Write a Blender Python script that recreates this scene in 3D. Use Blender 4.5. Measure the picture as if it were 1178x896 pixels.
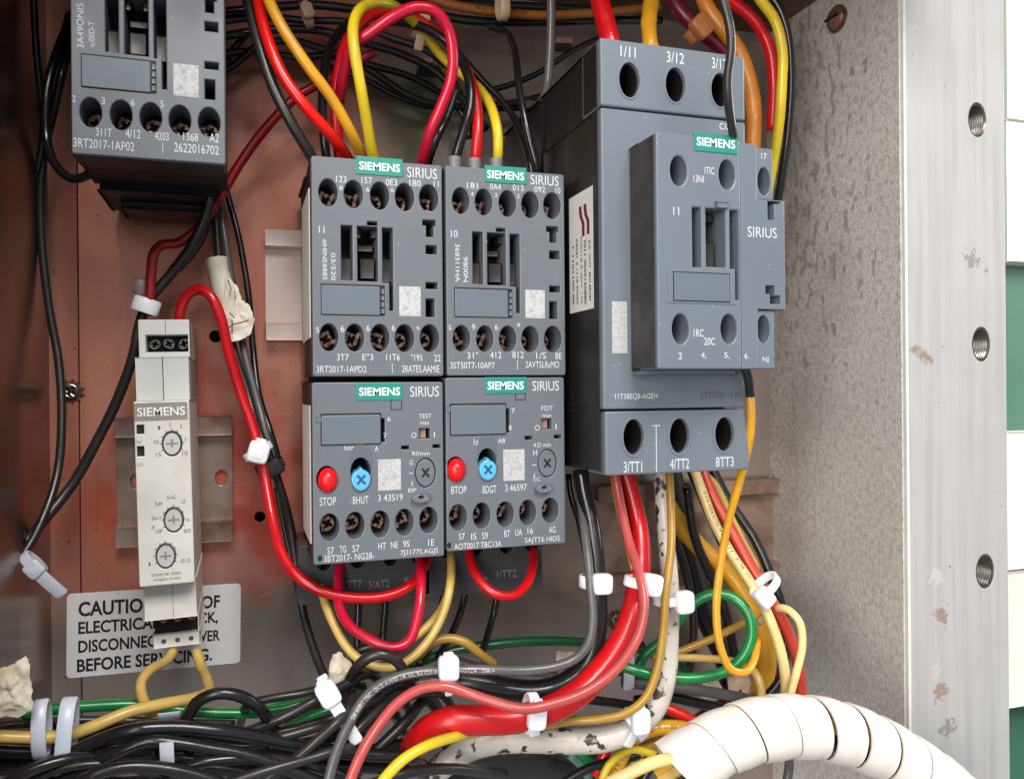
import bpy, bmesh, math, random
from mathutils import Vector, Matrix, noise
from mathutils.geometry import delaunay_2d_cdt
C = bpy.context
for o in list(bpy.data.objects): bpy.data.objects.remove(o)
scene = C.scene; COL = scene.collection
random.seed(7)
R = math.radians
# ---------------------------------------------------------------- camera
F_PX, YAW, ROLL, CAM_D = 950.0, R(18.0), R(0.5), 0.375      # back panel is the plane Y=0, camera 0.375 m in front of it
_F = Vector((math.sin(YAW), math.cos(YAW), 0)); _R0 = Vector((math.cos(YAW), -math.sin(YAW), 0)); _U0 = Vector((0, 0, 1))
_R = _R0*math.cos(ROLL) - _U0*math.sin(ROLL); _U = _U0*math.cos(ROLL) + _R0*math.sin(ROLL)
CAMP = Vector((0, -CAM_D, 0))
cd = bpy.data.cameras.new('camera'); cam = bpy.data.objects.new('camera', cd); COL.objects.link(cam)
m = Matrix((_R, _U, -_F)).transposed().to_4x4(); m.translation = CAMP; cam.matrix_world = m
cd.sensor_width = 36; cd.lens = F_PX/1178*36; cd.clip_start = 0.01; cd.clip_end = 50
scene.camera = cam
# ---------------------------------------------------------------- world and lamps
w = bpy.data.worlds.new('World'); scene.world = w; w.use_nodes = True
w.node_tree.nodes['Background'].inputs[0].default_value = (0.86, 0.93, 1.0, 1); w.node_tree.nodes['Background'].inputs[1].default_value = 0.36
def area(name, loc, target, size, power, col):
    l = bpy.data.lights.new(name, 'AREA'); l.shape = 'RECTANGLE'; l.size = size[0]; l.size_y = size[1]; l.energy = power; l.color = col
    o = bpy.data.objects.new(name, l); COL.objects.link(o); o.location = loc
    o.rotation_euler = (Vector(target)-Vector(loc)).to_track_quat('-Z', 'Y').to_euler(); return o
area('key_light', (0.12, -1.15, 0.92), (0.08, 0, -0.03), (0.65, 0.5), 19.5, (1, 0.97, 0.93))  # key lamp added in front and above for the general daylight
area('fill_light', (-0.7, -1.1, 0.15), (0.12, 0, -0.05), (0.6, 0.9), 15, (1, 0.95, 0.91))  # added fill lamp from the left front, brightens the right wall
area('board_light', (1.25, -0.12, 0.35), (0.72, 0.25, 0.0), (0.4, 0.6), 9, (1, 0.98, 0.95))  # extra lamp put in to brighten the white boards past the flange
vs = scene.view_settings; vs.view_transform = 'Standard'; vs.look = 'None'; vs.exposure = 0; vs.gamma = 1
scene.render.engine = 'CYCLES'; scene.cycles.max_bounces = 6
# ---------------------------------------------------------------- geometry of the view (photo pixel -> point h mm in front of the back panel)
def U(px, py, h=0.0):
    d = _F + _R*((px-589)/F_PX) - _U*((py-448)/F_PX)
    return CAMP + d*((CAM_D-h/1000.0)/d.y)
def zc(p): return (p-CAMP).dot(_F)
def ppx(p): return zc(p)/F_PX           # metres per photo pixel there
# ---------------------------------------------------------------- bookkeeping
def tag(o, label=None, cat=None, group=None, kind=None):
    if label: o['label'] = label
    if cat: o['category'] = cat
    if group: o['group'] = group
    if kind: o['kind'] = kind
    return o
def link(name, me, mat=None, parent=None):
    o = bpy.data.objects.new(name, me); COL.objects.link(o)
    if mat is not None and len(me.materials) == 0: me.materials.append(mat)
    if parent is not None: o.parent = parent
    return o
def empty(name, loc, tilt=0.0):
    o = bpy.data.objects.new(name, None); COL.objects.link(o); o.location = loc; o.rotation_euler = (0, -tilt, 0); o.empty_display_size = 0.01
    return o
def finish(bm, smooth=35):
    me = bpy.data.meshes.new('m'); bmesh.ops.recalc_face_normals(bm, faces=bm.faces); bm.to_mesh(me); bm.free()
    if smooth:
        me.shade_smooth(); me.set_sharp_from_angle(angle=R(smooth))
    return me
# ---------------------------------------------------------------- materials
def L(r, g, b):
    f = lambda c: (c/255/12.92 if c/255 <= .04045 else ((c/255+.055)/1.055)**2.4)
    return (f(r), f(g), f(b), 1)
def mat(name, col, rough=.45, metal=0., col2=None, nscale=300., nmix=.25, bump=0., bscale=900., spots=None, coat=0., trans=0., sss=0., rvar=.1):
    m = bpy.data.materials.new(name); m.use_nodes = True; nt = m.node_tree; N = nt.nodes; K = nt.links
    b = N['Principled BSDF']; b.inputs['Roughness'].default_value = rough; b.inputs['Metallic'].default_value = metal
    b.inputs['Coat Weight'].default_value = coat; b.inputs['Transmission Weight'].default_value = trans
    if sss: b.inputs['Subsurface Weight'].default_value = sss; b.inputs['Subsurface Scale'].default_value = .002
    tc = N.new('ShaderNodeTexCoord'); n = N.new('ShaderNodeTexNoise'); n.inputs['Scale'].default_value = nscale; n.inputs['Detail'].default_value = 6
    K.new(tc.outputs['Object'], n.inputs['Vector'])
    mx = N.new('ShaderNodeMix'); mx.data_type = 'RGBA'
    c2 = col2 if col2 else tuple(c*.72 for c in col[:3])+(1,)
    mx.inputs[6].default_value = col; mx.inputs[7].default_value = c2
    mr = N.new('ShaderNodeMapRange'); mr.inputs[1].default_value = .4; mr.inputs[2].default_value = .7; mr.inputs[3].default_value = 0; mr.inputs[4].default_value = nmix*2
    K.new(n.outputs[0], mr.inputs[0]); K.new(mr.outputs[0], mx.inputs[0])
    out = mx.outputs[2]
    if spots:      # (colour, scale, threshold)
        sc, s, th = spots
        n3 = N.new('ShaderNodeTexNoise'); n3.inputs['Scale'].default_value = s; n3.inputs['Detail'].default_value = 3; K.new(tc.outputs['Object'], n3.inputs['Vector'])
        m3 = N.new('ShaderNodeMapRange'); m3.inputs[1].default_value = th; m3.inputs[2].default_value = th+.05; K.new(n3.outputs[0], m3.inputs[0])
        x3 = N.new('ShaderNodeMix'); x3.data_type = 'RGBA'; K.new(m3.outputs[0], x3.inputs[0]); K.new(out, x3.inputs[6]); x3.inputs[7].default_value = sc
        out = x3.outputs[2]
    K.new(out, b.inputs['Base Color'])
    r2 = N.new('ShaderNodeMapRange'); r2.inputs[1].default_value = .3; r2.inputs[2].default_value = .7; r2.inputs[3].default_value = max(.03, rough-rvar); r2.inputs[4].default_value = min(1, rough+rvar)
    K.new(n.outputs[0], r2.inputs[0]); K.new(r2.outputs[0], b.inputs['Roughness'])
    if bump:
        n2 = N.new('ShaderNodeTexNoise'); n2.inputs['Scale'].default_value = bscale; n2.inputs['Detail'].default_value = 3; K.new(tc.outputs['Object'], n2.inputs['Vector'])
        bp = N.new('ShaderNodeBump'); bp.inputs['Strength'].default_value = bump; bp.inputs['Distance'].default_value = .0004
        K.new(n2.outputs[0], bp.inputs['Height']); K.new(bp.outputs[0], b.inputs['Normal'])
    return m
GREY = mat('slate_plastic', L(105,110,117), .42, col2=L(91,96,102), nscale=60, nmix=.2, bump=.12, bscale=2500, spots=(L(128,134,140), 420, .70))
GREYB = mat('blue_grey_plastic', L(110,119,128), .42, col2=L(96,104,112), nscale=50, nmix=.2, bump=.12, bscale=2500, spots=(L(134,141,148), 380, .70))
COVER = mat('cover_plastic', L(104,114,123), .3, nscale=60, nmix=.1, bump=.08, bscale=2500)
DGREY = mat('dark_grey_plastic', L(58,58,61), .5, nscale=80, nmix=.2, bump=.15, bscale=1800)
BLACK = mat('black_plastic', L(30,29,29), .5, nscale=80, nmix=.3, bump=.2, bscale=1800)
PIT = mat('recess_plastic', L(20,18,18), .6, nscale=100, nmix=.3)
SLIDE = mat('armature_plastic', L(42,40,40), .4, nscale=200, nmix=.3)
TEAL = mat('teal_plate', L(38,138,122), .38, nscale=150, nmix=.1)
PRINT = mat('pale_print', L(206,210,212), .6, nscale=1800, nmix=.25)
PRINTW = mat('white_print', L(240,244,242), .5, nscale=900, nmix=.05)
INK = mat('black_ink', L(22,22,24), .6, nscale=900, nmix=.2)
GINK = mat('grey_ink', L(84,80,78), .6, nscale=1500, nmix=.3)
RINK = mat('maroon_ink', L(110,22,45), .6, nscale=900, nmix=.1)
FAINT = mat('faint_print', L(128,128,130), .6, nscale=900, nmix=.4)
PATCH = mat('etched_patch', L(188,190,190), .6, nscale=900, nmix=.35, col2=L(140,143,146))
SCREW = mat('bronze_screw', L(222,176,160), .26, metal=.85, col2=L(128,84,70), nscale=600, nmix=.5, bump=.5, bscale=900)
STEEL = mat('screw_steel', L(170,165,160), .28, metal=1, col2=L(90,80,72), nscale=500, nmix=.4, bump=.3)
RUSTY = mat('rusty_steel', L(110,82,66), .45, metal=.6, col2=L(62,42,32), nscale=220, nmix=.5, bump=.5, bscale=500)
RED = mat('red_button', L(226,20,28), .3, nmix=.05)
BLUE = mat('blue_dial', L(92,178,216), .35, nmix=.08)
BLUED = mat('blue_slot', L(24,84,130), .5)
IVORY = mat('ivory_plastic', L(230,227,220), .42, col2=L(186,178,168), nscale=60, nmix=.25, bump=.05, spots=(L(150,138,124), 260, .72))
WHITEP = mat('white_plastic', L(206,207,204), .4, col2=L(190,190,186), nscale=70, nmix=.25)
BAND = mat('grey_band', L(150,142,132), .5, nmix=.1)
LABELW = mat('label_vinyl', L(222,219,218), .5, col2=L(204,198,196), nscale=50, nmix=.3, spots=(L(150,140,134), 300, .72))
STICK = mat('white_sticker', L(228,224,216), .55, nscale=100, nmix=.1)
TAPE = mat('masking_tape', L(214,204,184), .75, col2=L(176,162,138), nscale=130, nmix=.5, bump=.7, bscale=350)
NYLON = mat('nylon', L(240,240,244), .35, nscale=200, nmix=.12, sss=.35)
NYLONB = mat('bluish_nylon', L(206,212,224), .35, nscale=200, nmix=.15, sss=.3)
NYLOND = mat('yellowed_nylon', L(188,160,130), .45, nscale=200, nmix=.2, sss=.2)
SPIRAL = mat('milky_spiral_plastic', L(252,246,238), .28, col2=L(248,236,220), nscale=35, nmix=.3, trans=.12, coat=.4, bump=.1, bscale=120)
RAIL = mat('zinc_rail', L(176,152,140), .36, metal=.6, col2=L(128,98,84), nscale=70, nmix=.5, bump=.1)
EDGE = mat('bright_edge', L(225,222,216), .35, metal=.4, nscale=120, nmix=.2)
# wire insulation
def wm(name, c, rough=.3, **k): return mat('wire_'+name, c, rough, col2=tuple(x*.68 for x in c[:3])+(1,), nscale=75, nmix=.4, bump=.3, bscale=230, coat=.15, rvar=.14, **k)
W = dict(black=wm('black', L(30,29,30), .26), dark=wm('dark', L(44,40,39), .36), grey=wm('grey', L(92,90,90), .35), red=wm('red', L(206,18,26), .3), crimson=wm('crimson', L(196,18,52), .3),
  brightred=wm('bright_red', L(222,24,16), .28), salmon=wm('salmon', L(186,78,74), .36), darkred=wm('dark_red', L(164,20,32), .35), orangered=wm('orange_red', L(206,66,46), .3),
  yellow=wm('yellow', L(222,176,32), .32), lemon=wm('lemon', L(226,196,40), .3), sand=wm('sand_yellow', L(214,180,98), .36), amber=wm('amber', L(220,158,34), .32), ochre=wm('ochre', L(176,136,52), .4),
  pale=wm('pale_yellow', L(232,208,140), .35), orange=wm('orange', L(226,142,48), .38), brownorange=wm('brown_orange', L(150,88,34), .45), green=wm('green', L(18,128,62), .3), darkgreen=wm('dark_green', L(14,82,42), .35),
  greygreen=wm('grey_green', L(92,140,120), .35),
  white=wm('white', L(208,202,192), .45, spots=(L(60,48,42), 210, .575)), maroon=wm('maroon', L(120,22,46), .4), clear=wm('smoky', L(96,94,92), .3))
# ---------------------------------------------------------------- mesh builders
def curve_mesh(cu):
    o = bpy.data.objects.new('tmp', cu); COL.objects.link(o)
    dg = C.evaluated_depsgraph_get(); me = bpy.data.meshes.new_from_object(o.evaluated_get(dg)); bpy.data.objects.remove(o); bpy.data.curves.remove(cu)
    return me
def area2(p): return sum(p[i][0]*p[(i+1) % len(p)][1]-p[(i+1) % len(p)][0]*p[i][1] for i in range(len(p)))/2
def ell(cx, cy, rx, ry, n=28): return [(cx+rx*math.cos(2*math.pi*i/n), cy+ry*math.sin(2*math.pi*i/n)) for i in range(n)]
def rect(x0, y0, x1, y1, r=0., k=4):
    if x0 > x1: x0, x1 = x1, x0
    if y0 > y1: y0, y1 = y1, y0
    if not r: return [(x0, y0), (x1, y0), (x1, y1), (x0, y1)]
    out = []
    for cx, cy, a in ((x1-r, y1-r, 0), (x0+r, y1-r, 90), (x0+r, y0+r, 180), (x1-r, y0+r, 270)):
        out += [(cx+r*math.cos(R(a+90*i/k)), cy+r*math.sin(R(a+90*i/k))) for i in range(k+1)]
    return out
def _inset(p, d):
    """move a closed outline sideways by d (positive = towards the left of travel)"""
    n = len(p); out = []
    for i in range(n):
        a, b_, c = Vector(p[i-1]), Vector(p[i]), Vector(p[(i+1) % n])
        u = (b_-a); v = (c-b_)
        if u.length < 1e-9 or v.length < 1e-9: out.append(tuple(b_)); continue
        u.normalize(); v.normalize(); n1 = Vector((-u.y, u.x)); n2 = Vector((-v.y, v.x)); k = n1+n2
        if k.length < 1e-6: out.append(tuple(b_)); continue
        k.normalize(); q = b_+k*(d/max(.5, k.dot(n1))); out.append((q.x, q.y))
    return out
def _inside(x, y, p):
    c = False; j = len(p)-1
    for i in range(len(p)):
        if (p[i][1] > y) != (p[j][1] > y) and x < (p[j][0]-p[i][0])*(y-p[i][1])/(p[j][1]-p[i][1])+p[i][0]: c = not c
        j = i
    return c
def _fill(loops):
    vs_ = []; fs = []
    for lp in loops:
        k = len(vs_); vs_ += [Vector(p) for p in lp]; fs.append(list(range(k, k+len(lp))))
    ed = [(f[i], f[(i+1) % len(f)]) for f in fs for i in range(len(f))]
    r = delaunay_2d_cdt(vs_, ed, [], 1, 1e-6, False)
    out = []
    for f in r[2]:
        c = sum((r[0][i] for i in f), Vector((0, 0)))/len(f)
        if _inside(c.x, c.y, loops[0]) and not any(_inside(c.x, c.y, h_) for h_ in loops[1:]): out.append(f)
    return r[0], out
def plate_mesh(outer, holes, h, th, bev=.3, down=True):
    """filled outline with real holes; coordinates mm, v counted downwards; front at h mm, th mm thick"""
    loops = []
    for i, lp in enumerate([outer]+list(holes)):
        p = [(x, -y) for x, y in lp]; p = [q for k, q in enumerate(p) if (q[0]-p[k-1][0])**2+(q[1]-p[k-1][1])**2 > 1e-8]
        if (area2(p) > 0) != (i == 0): p.reverse()
        loops.append(p)
    bm = bmesh.new(); b = min(bev, th*.45)
    rings = [([_inset(l, b) for l in loops], h), ([_inset(l, b*.3) for l in loops], h-b*.3), (loops, h-b), (loops, h-th)]
    for lv in (0, 3):
        vv, ff = _fill(rings[lv][0]); bv = [bm.verts.new((v.x, -rings[lv][1], v.y)) for v in vv]
        for f in ff:
            try: bm.faces.new([bv[i] for i in f])
            except ValueError: pass
    for k in range(3):
        for l0, l1 in zip(rings[k][0], rings[k+1][0]):
            r0 = [bm.verts.new((x, -rings[k][1], y)) for x, y in l0]; r1 = [bm.verts.new((x, -rings[k+1][1], y)) for x, y in l1]
            for i in range(len(r0)):
                j = (i+1) % len(r0); bm.faces.new((r0[i], r0[j], r1[j], r1[i]))
    bmesh.ops.remove_doubles(bm, verts=bm.verts, dist=1e-4)
    for v in bm.verts: v.co = v.co/1000.
    return finish(bm, 18)
def box_mesh(x0, x1, v0, v1, h0, h1, bev=.4, seg=2):
    bm = bmesh.new(); bmesh.ops.create_cube(bm, size=1)
    for v in bm.verts: v.co = Vector(((x0+x1)/2+v.co.x*(x1-x0), -(h0+h1)/2-v.co.y*(h1-h0), -(v0+v1)/2+v.co.z*(v1-v0)))/1000.
    if bev: bmesh.ops.bevel(bm, geom=list(bm.edges), offset=bev/1000., segments=seg, affect='EDGES', profile=.6)
    return finish(bm, 20)
class Dev:
    """a device: Empty at panel level under its front face; local mm coordinates x right, v down, h out of the panel"""
    def __init__(s, name, tl, h, H, label, cat, group=None, tilt=0.):
        s.h = h; s.t = tilt
        s.ex = Vector((math.cos(tilt), 0, math.sin(tilt))); s.ed = Vector((math.sin(tilt), 0, -math.cos(tilt)))
        o = U(tl[0], tl[1], h); s.o = Vector((o.x, 0, o.z)); s.e = empty(name, s.o, tilt); tag(s.e, label, cat, group)
    def q(s, px, py, h=None):
        p = U(px, py, s.h if h is None else h)-s.o
        return p.dot(s.ex)*1000, p.dot(s.ed)*1000
    def sz(s, px, py, w_, h_, h=None):
        p = U(px, py, s.h if h is None else h); k = ppx(p)*1000
        a = U(px-1, py, s.h if h is None else h); b = U(px+1, py, s.h if h is None else h)
        return w_*(b.x-a.x)*500, h_*k
    def plate(s, name, outer, holes, h, th, m, bev=.3, par=None): return link(name, plate_mesh(outer, holes, h, th, bev), m, par or s.e)
    def box(s, name, x0, x1, v0, v1, h0, h1, m, bev=.4, par=None): return link(name, box_mesh(x0, x1, v0, v1, h0, h1, bev), m, par or s.e)
    def R(s, z, x0, y0, x1, y1, r=0., h=None):        # rectangle read off a zoom
        px, py = z((x0+x1)/2, (y0+y1)/2); a, b = z(x0, y0); c, d = z(x1, y1)
        w_, h_ = s.sz(px, py, c-a, d-b, h); x, v = s.q(px, py, h)
        return rect(x-w_/2, v-h_/2, x+w_/2, v+h_/2, r)
    def E(s, z, cx, cy, rx, ry, h=None, n=28):
        px, py = z(cx, cy); a, b = z(cx+rx, cy+ry); w_, h_ = s.sz(px, py, a-px, b-py, h); x, v = s.q(px, py, h)
        return ell(x, v, w_, h_, n)
    def text(s, name, z, items, h, m, bold=0., par=None, thick=.04):
        """items: (string, cx, cy, width, height[, rot]) in zoom pixels, fitted to that size"""
        bm = bmesh.new()
        for it in items:
            st, cx, cy, w_, h_ = it[:5]; rot = it[5] if len(it) > 5 else 0
            px, py = z(cx, cy); a, b = z(cx+w_, cy+h_); ww, hh = s.sz(px, py, a-px, b-py, h); x, v = s.q(px, py, h)
            add_text(bm, st, x, v, ww, hh, h+thick, rot, bold)
        return link(name, finish(bm, 0), m, par or s.e)
_tc = {}
def text_geo(st, bold):
    if (st, bold) not in _tc:
        cu = bpy.data.curves.new('t', 'FONT'); cu.body = st; cu.size = 1; cu.offset = bold; cu.resolution_u = 3; cu.fill_mode = 'FRONT'
        me = curve_mesh(cu); vs_ = [(v.co.x, v.co.y) for v in me.vertices]; fs = [tuple(p.vertices) for p in me.polygons]; bpy.data.meshes.remove(me)
        _tc[(st, bold)] = (vs_, fs)
    return _tc[(st, bold)]
def add_text(bm, st, x, v, ww, hh, h, rot=0, bold=0.):
    vs_, fs = text_geo(st, bold)
    if not vs_: return
    x0 = min(a for a, b in vs_); x1 = max(a for a, b in vs_); y0 = min(b for a, b in vs_); y1 = max(b for a, b in vs_)
    nv = []
    for a, b in vs_:
        a = (a-x0)/(x1-x0)-.5; b = (b-y0)/(y1-y0)-.5
        if rot == 90: a, b = -b, a
        elif rot == -90: a, b = b, -a
        elif rot == 180: a, b = -a, -b
        nv.append(bm.verts.new(Vector((x+a*ww, -h, -v+b*hh))/1000.))
    for f in fs:
        try: bm.faces.new([nv[i] for i in f])
        except ValueError: pass
def copy_tree(o, parent=None):
    c = o.copy(); COL.objects.link(c)
    if parent: c.parent = parent
    for ch in list(o.children): copy_tree(ch, c)
    return c
def screw_mesh(r, phil=True):
    rot = .6; c = []
    a, b = r*.62, r*.16
    for k in range(4):
        t = math.pi/2*k+rot
        for (u, v_) in ((a, -b), (a, b), (b*1.05, b*1.05)): c.append((u*math.cos(t)-v_*math.sin(t), u*math.sin(t)+v_*math.cos(t)))
    if not phil:
        c = [(x*math.cos(rot)-y*math.sin(rot), x*math.sin(rot)+y*math.cos(rot)) for x, y in rect(-r*1.1*.8, -b, r*1.1*.8, b)]
    return plate_mesh(ell(0, 0, r, r, 20), [c], 1.4, 1.4, r*.14)
# ================================================================ the setting
def sheet(name, mesh, m, parent=None, kind='structure'):
    o = link(name, mesh, m, parent)
    if kind and parent is None: o['kind'] = kind
    return o
WX = U(885, 450, 0).x; FH = 94.0; LX = U(57, 450, 0).x; FW = U(1158, 450, FH).x
pm = mat('panel_metal_painted_glow', L(240,164,140), .25, metal=.6, col2=L(176,112,94), nscale=14, nmix=.35, bump=.08, bscale=300)  # copper tint stands for red reflections on galvanised metal
nt = pm.node_tree; N = nt.nodes; K = nt.links; b = N['Principled BSDF']
old = b.inputs['Base Color'].links[0].from_socket
tc = N.new('ShaderNodeTexCoord'); sp = N.new('ShaderNodeSeparateXYZ'); K.new(tc.outputs['Object'], sp.inputs[0])
def nz(scale, det=4, vec=None):
    n = N.new('ShaderNodeTexNoise'); n.inputs['Scale'].default_value = scale; n.inputs['Detail'].default_value = det; K.new(vec or tc.outputs['Object'], n.inputs['Vector']); return n.outputs[0]
def rng(s, a, b_, c=0., d=1.):
    n = N.new('ShaderNodeMapRange'); n.inputs[1].default_value = a; n.inputs[2].default_value = b_; n.inputs[3].default_value = c; n.inputs[4].default_value = d; K.new(s, n.inputs[0]); return n.outputs[0]
def mth(op, a, b_):
    n = N.new('ShaderNodeMath'); n.operation = op
    for i, s in enumerate((a, b_)):
        if isinstance(s, (int, float)): n.inputs[i].default_value = s
        else: K.new(s, n.inputs[i])
    return n.outputs[0]
def mixc(f, a, col):
    n = N.new('ShaderNodeMix'); n.data_type = 'RGBA'; K.new(f, n.inputs[0]); K.new(a, n.inputs[6]); n.inputs[7].default_value = col; return n.outputs[2]
# painted red reflections give way to plain galvanised grey low down and to the right, with a ragged edge
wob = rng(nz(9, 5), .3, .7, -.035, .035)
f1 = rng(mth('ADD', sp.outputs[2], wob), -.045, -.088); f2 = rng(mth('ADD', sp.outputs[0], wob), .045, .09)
no_glow = mth('MAXIMUM', f1, f2)
c1 = mixc(rng(nz(16, 4), .56, .70, 0, .75), old, L(222,84,62))          # reflected red glow painted into the colour as noise patches
c2 = mixc(mth('MULTIPLY', no_glow, .9), c1, L(150,144,138))
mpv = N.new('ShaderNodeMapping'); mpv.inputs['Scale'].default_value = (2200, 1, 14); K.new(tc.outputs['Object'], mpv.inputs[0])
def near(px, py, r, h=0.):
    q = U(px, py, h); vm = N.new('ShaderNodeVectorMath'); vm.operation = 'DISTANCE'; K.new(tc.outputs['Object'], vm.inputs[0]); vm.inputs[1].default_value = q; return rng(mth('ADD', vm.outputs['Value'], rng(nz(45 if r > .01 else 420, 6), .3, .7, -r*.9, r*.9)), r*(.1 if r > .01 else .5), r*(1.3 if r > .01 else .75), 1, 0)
c2 = mixc(mth('MULTIPLY', near(470,150,.022), .6), c2, L(104,128,92))  # green reflection painted into the panel colour
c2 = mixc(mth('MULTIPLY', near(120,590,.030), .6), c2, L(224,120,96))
c2 = mixc(mth('MULTIPLY', near(290,320,.034), .7), c2, L(228,140,116))      # orange reflected glow painted in, like the warm patches around it
c2 = mixc(mth('MULTIPLY', near(250,530,.034), .85), c2, L(214,84,64))  # red glow of reflections painted in
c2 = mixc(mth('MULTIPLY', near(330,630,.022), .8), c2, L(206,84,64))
c3 = mixc(rng(nz(1, 3, mpv.outputs[0]), .55, .75, 0, .25), c2, L(70,56,50))   # brushed grain
c4 = mixc(rng(nz(420, 2), .70, .74, 0, .6), c3, L(36,26,24))                     # pits
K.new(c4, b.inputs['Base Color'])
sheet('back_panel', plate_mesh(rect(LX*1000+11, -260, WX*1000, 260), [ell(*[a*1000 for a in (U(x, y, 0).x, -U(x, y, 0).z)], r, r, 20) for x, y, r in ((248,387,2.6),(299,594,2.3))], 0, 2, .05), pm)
sheet('corner_strip', box_mesh(LX*1000-2, LX*1000+10.6, -260, 260, -2.5, .25, .3), pm)
lm = mat('left_wall_metal', L(116,84,70), .26, metal=.85, col2=L(84,68,54), nscale=16, nmix=.4, rvar=.05)
sheet('left_wall', box_mesh(LX*1000-3, LX*1000-.01, -260, 260, 0.3, 190, .2), lm)
sheet('wall_behind_holes', box_mesh(LX*1000, WX*1000, -260, 260, -12, -9, 0), BLACK)
rm = mat('galvanised_wall', L(222,219,213), .45, metal=.2, col2=L(184,179,171), nscale=380, nmix=.45, bump=1.0, bscale=900, rvar=.14)
nt = rm.node_tree; N = nt.nodes; K = nt.links; b = N['Principled BSDF']; old = b.inputs['Base Color'].links[0].from_socket
tc = N.new('ShaderNodeTexCoord'); sp = N.new('ShaderNodeSeparateXYZ'); K.new(tc.outputs['Object'], sp.inputs[0])
mpv = N.new('ShaderNodeMapping'); mpv.inputs['Scale'].default_value = (1, 1.5, .8); K.new(tc.outputs['Object'], mpv.inputs[0])
# grime speckles thickest in a band down the upper half of the wall, thinning out below
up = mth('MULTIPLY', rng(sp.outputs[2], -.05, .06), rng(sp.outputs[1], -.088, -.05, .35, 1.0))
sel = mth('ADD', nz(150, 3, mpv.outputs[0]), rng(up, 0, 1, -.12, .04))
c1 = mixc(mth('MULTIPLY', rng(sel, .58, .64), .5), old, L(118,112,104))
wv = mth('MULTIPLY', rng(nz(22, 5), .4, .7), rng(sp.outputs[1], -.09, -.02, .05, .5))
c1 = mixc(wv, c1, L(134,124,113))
K.new(c1, b.inputs['Base Color'])
sheet('right_wall', box_mesh(WX*1000, WX*1000+5, -260, 260, -2, FH-1.4, .2), rm)
sheet('shading_top_wall', box_mesh(LX*1000-3, WX*1000+5, -U(500,-70,40).z*1000-3, -U(500,-70,40).z*1000, -2, 155, .2), lm)  # unseen; overhang made deeper than the flange to shade the panel top
fm = mat('aluminium_flange', L(194,192,190), .5, metal=.2, col2=L(172,170,168), nscale=30, nmix=.2, bump=.15, bscale=700, spots=(L(120,114,110), 330, .70), rvar=.08)
nt = fm.node_tree; N = nt.nodes; K = nt.links; b = N['Principled BSDF']; old = b.inputs['Base Color'].links[0].from_socket
tc = N.new('ShaderNodeTexCoord')
mpv = N.new('ShaderNodeMapping'); mpv.inputs['Scale'].default_value = (230, 1, 9); K.new(tc.outputs['Object'], mpv.inputs[0])
c1 = mixc(rng(nz(1, 6, mpv.outputs[0]), .45, .75, 0, .6), old, L(164,162,160))
c2 = mixc(rng(nz(44, 5), .68, .72, 0, .8), c1, L(150,120,98))
for px, py, r, cc in ((1083,706,.0045,L(150,118,96)),(1082,792,.005,L(160,118,92)),(1098,800,.0035,L(196,186,172)),(1090,838,.0045,L(140,132,126)),(1076,660,.0045,L(214,206,200)),(1119,300,.005,L(140,136,134)),(1076,770,.004,L(212,200,192))):
    c2 = mixc(mth('MULTIPLY', near(px, py, r, FH), .7), c2, cc)
K.new(c2, b.inputs['Base Color'])
holes = []; hc = []
for px, py in ((1124.5,138),(1129,396),(1133.5,657)):
    p = U(px, py, FH); holes.append(ell(p.x*1000, -p.z*1000, 5.2, 7.6, 28)); hc.append(p)
fx0 = U(1041, 450, FH).x*1000+.4
fl = sheet('cabinet_flange', plate_mesh(rect(fx0+1.0, -260, FW*1000, 260), holes, FH, 9, .25), fm)
th = mat('thread_steel', L(112,108,102), .3, metal=.8, col2=L(62,58,54), nscale=200, nmix=.3)
for p in hc:
    bm = bmesh.new(); n = 28; rows = []
    for i in range(29):
        k = .86 if i % 2 else 1.0; k = 1.02 if i == 0 else k
        rows.append([bm.verts.new(Vector((p.x*1000+5.18*k*math.cos(2*math.pi*j/n), -(FH-.3-i*.62+ (0 if i == 0 else .6*math.sin(math.pi*j/n))), p.z*1000+7.58*k*math.sin(2*math.pi*j/n)))/1000) for j in range(n)])
    for i in range(28):
        for j in range(n-1): bm.faces.new((rows[i][j], rows[i][j+1], rows[i+1][j+1], rows[i+1][j]))
        bm.faces.new((rows[i][n-1], rows[i][0], rows[i+1][0], rows[i+1][n-1]))
    bm.faces.new(rows[-1])
    link('threaded_hole', finish(bm, 25), th, fl)
sheet('bright_edge', box_mesh(fx0-.5, fx0+.98, -260, 260, FH-1.2, FH+.5, .25), EDGE, fl)
EDGE.node_tree.nodes['Principled BSDF'].inputs['Metallic'].default_value = 0
bm = bmesh.new()
for q in (((238,566),(262,560),(300,552)), ((300,686),(330,672),(352,664)), ((150,330),(158,300)), ((268,470),(300,482),(318,476),(338,474)), ((288,788),(318,770)), ((118,420),(140,404)), ((560,590),(600,560))):
    pq = [U(x, y, .06) for x, y in q]
    for a_, c_ in zip(pq, pq[1:]):
        nn = Vector((-(c_-a_).z, 0, (c_-a_).x)).normalized()*.00009
        bm.faces.new([bm.verts.new(v) for v in (a_-nn, c_-nn*.4, c_+nn*.4, a_+nn)])
sc_ = link('scratches', finish(bm, 0), mat('bare_scratch', L(206,184,172), .35, metal=.5), bpy.data.objects['back_panel'])
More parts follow.
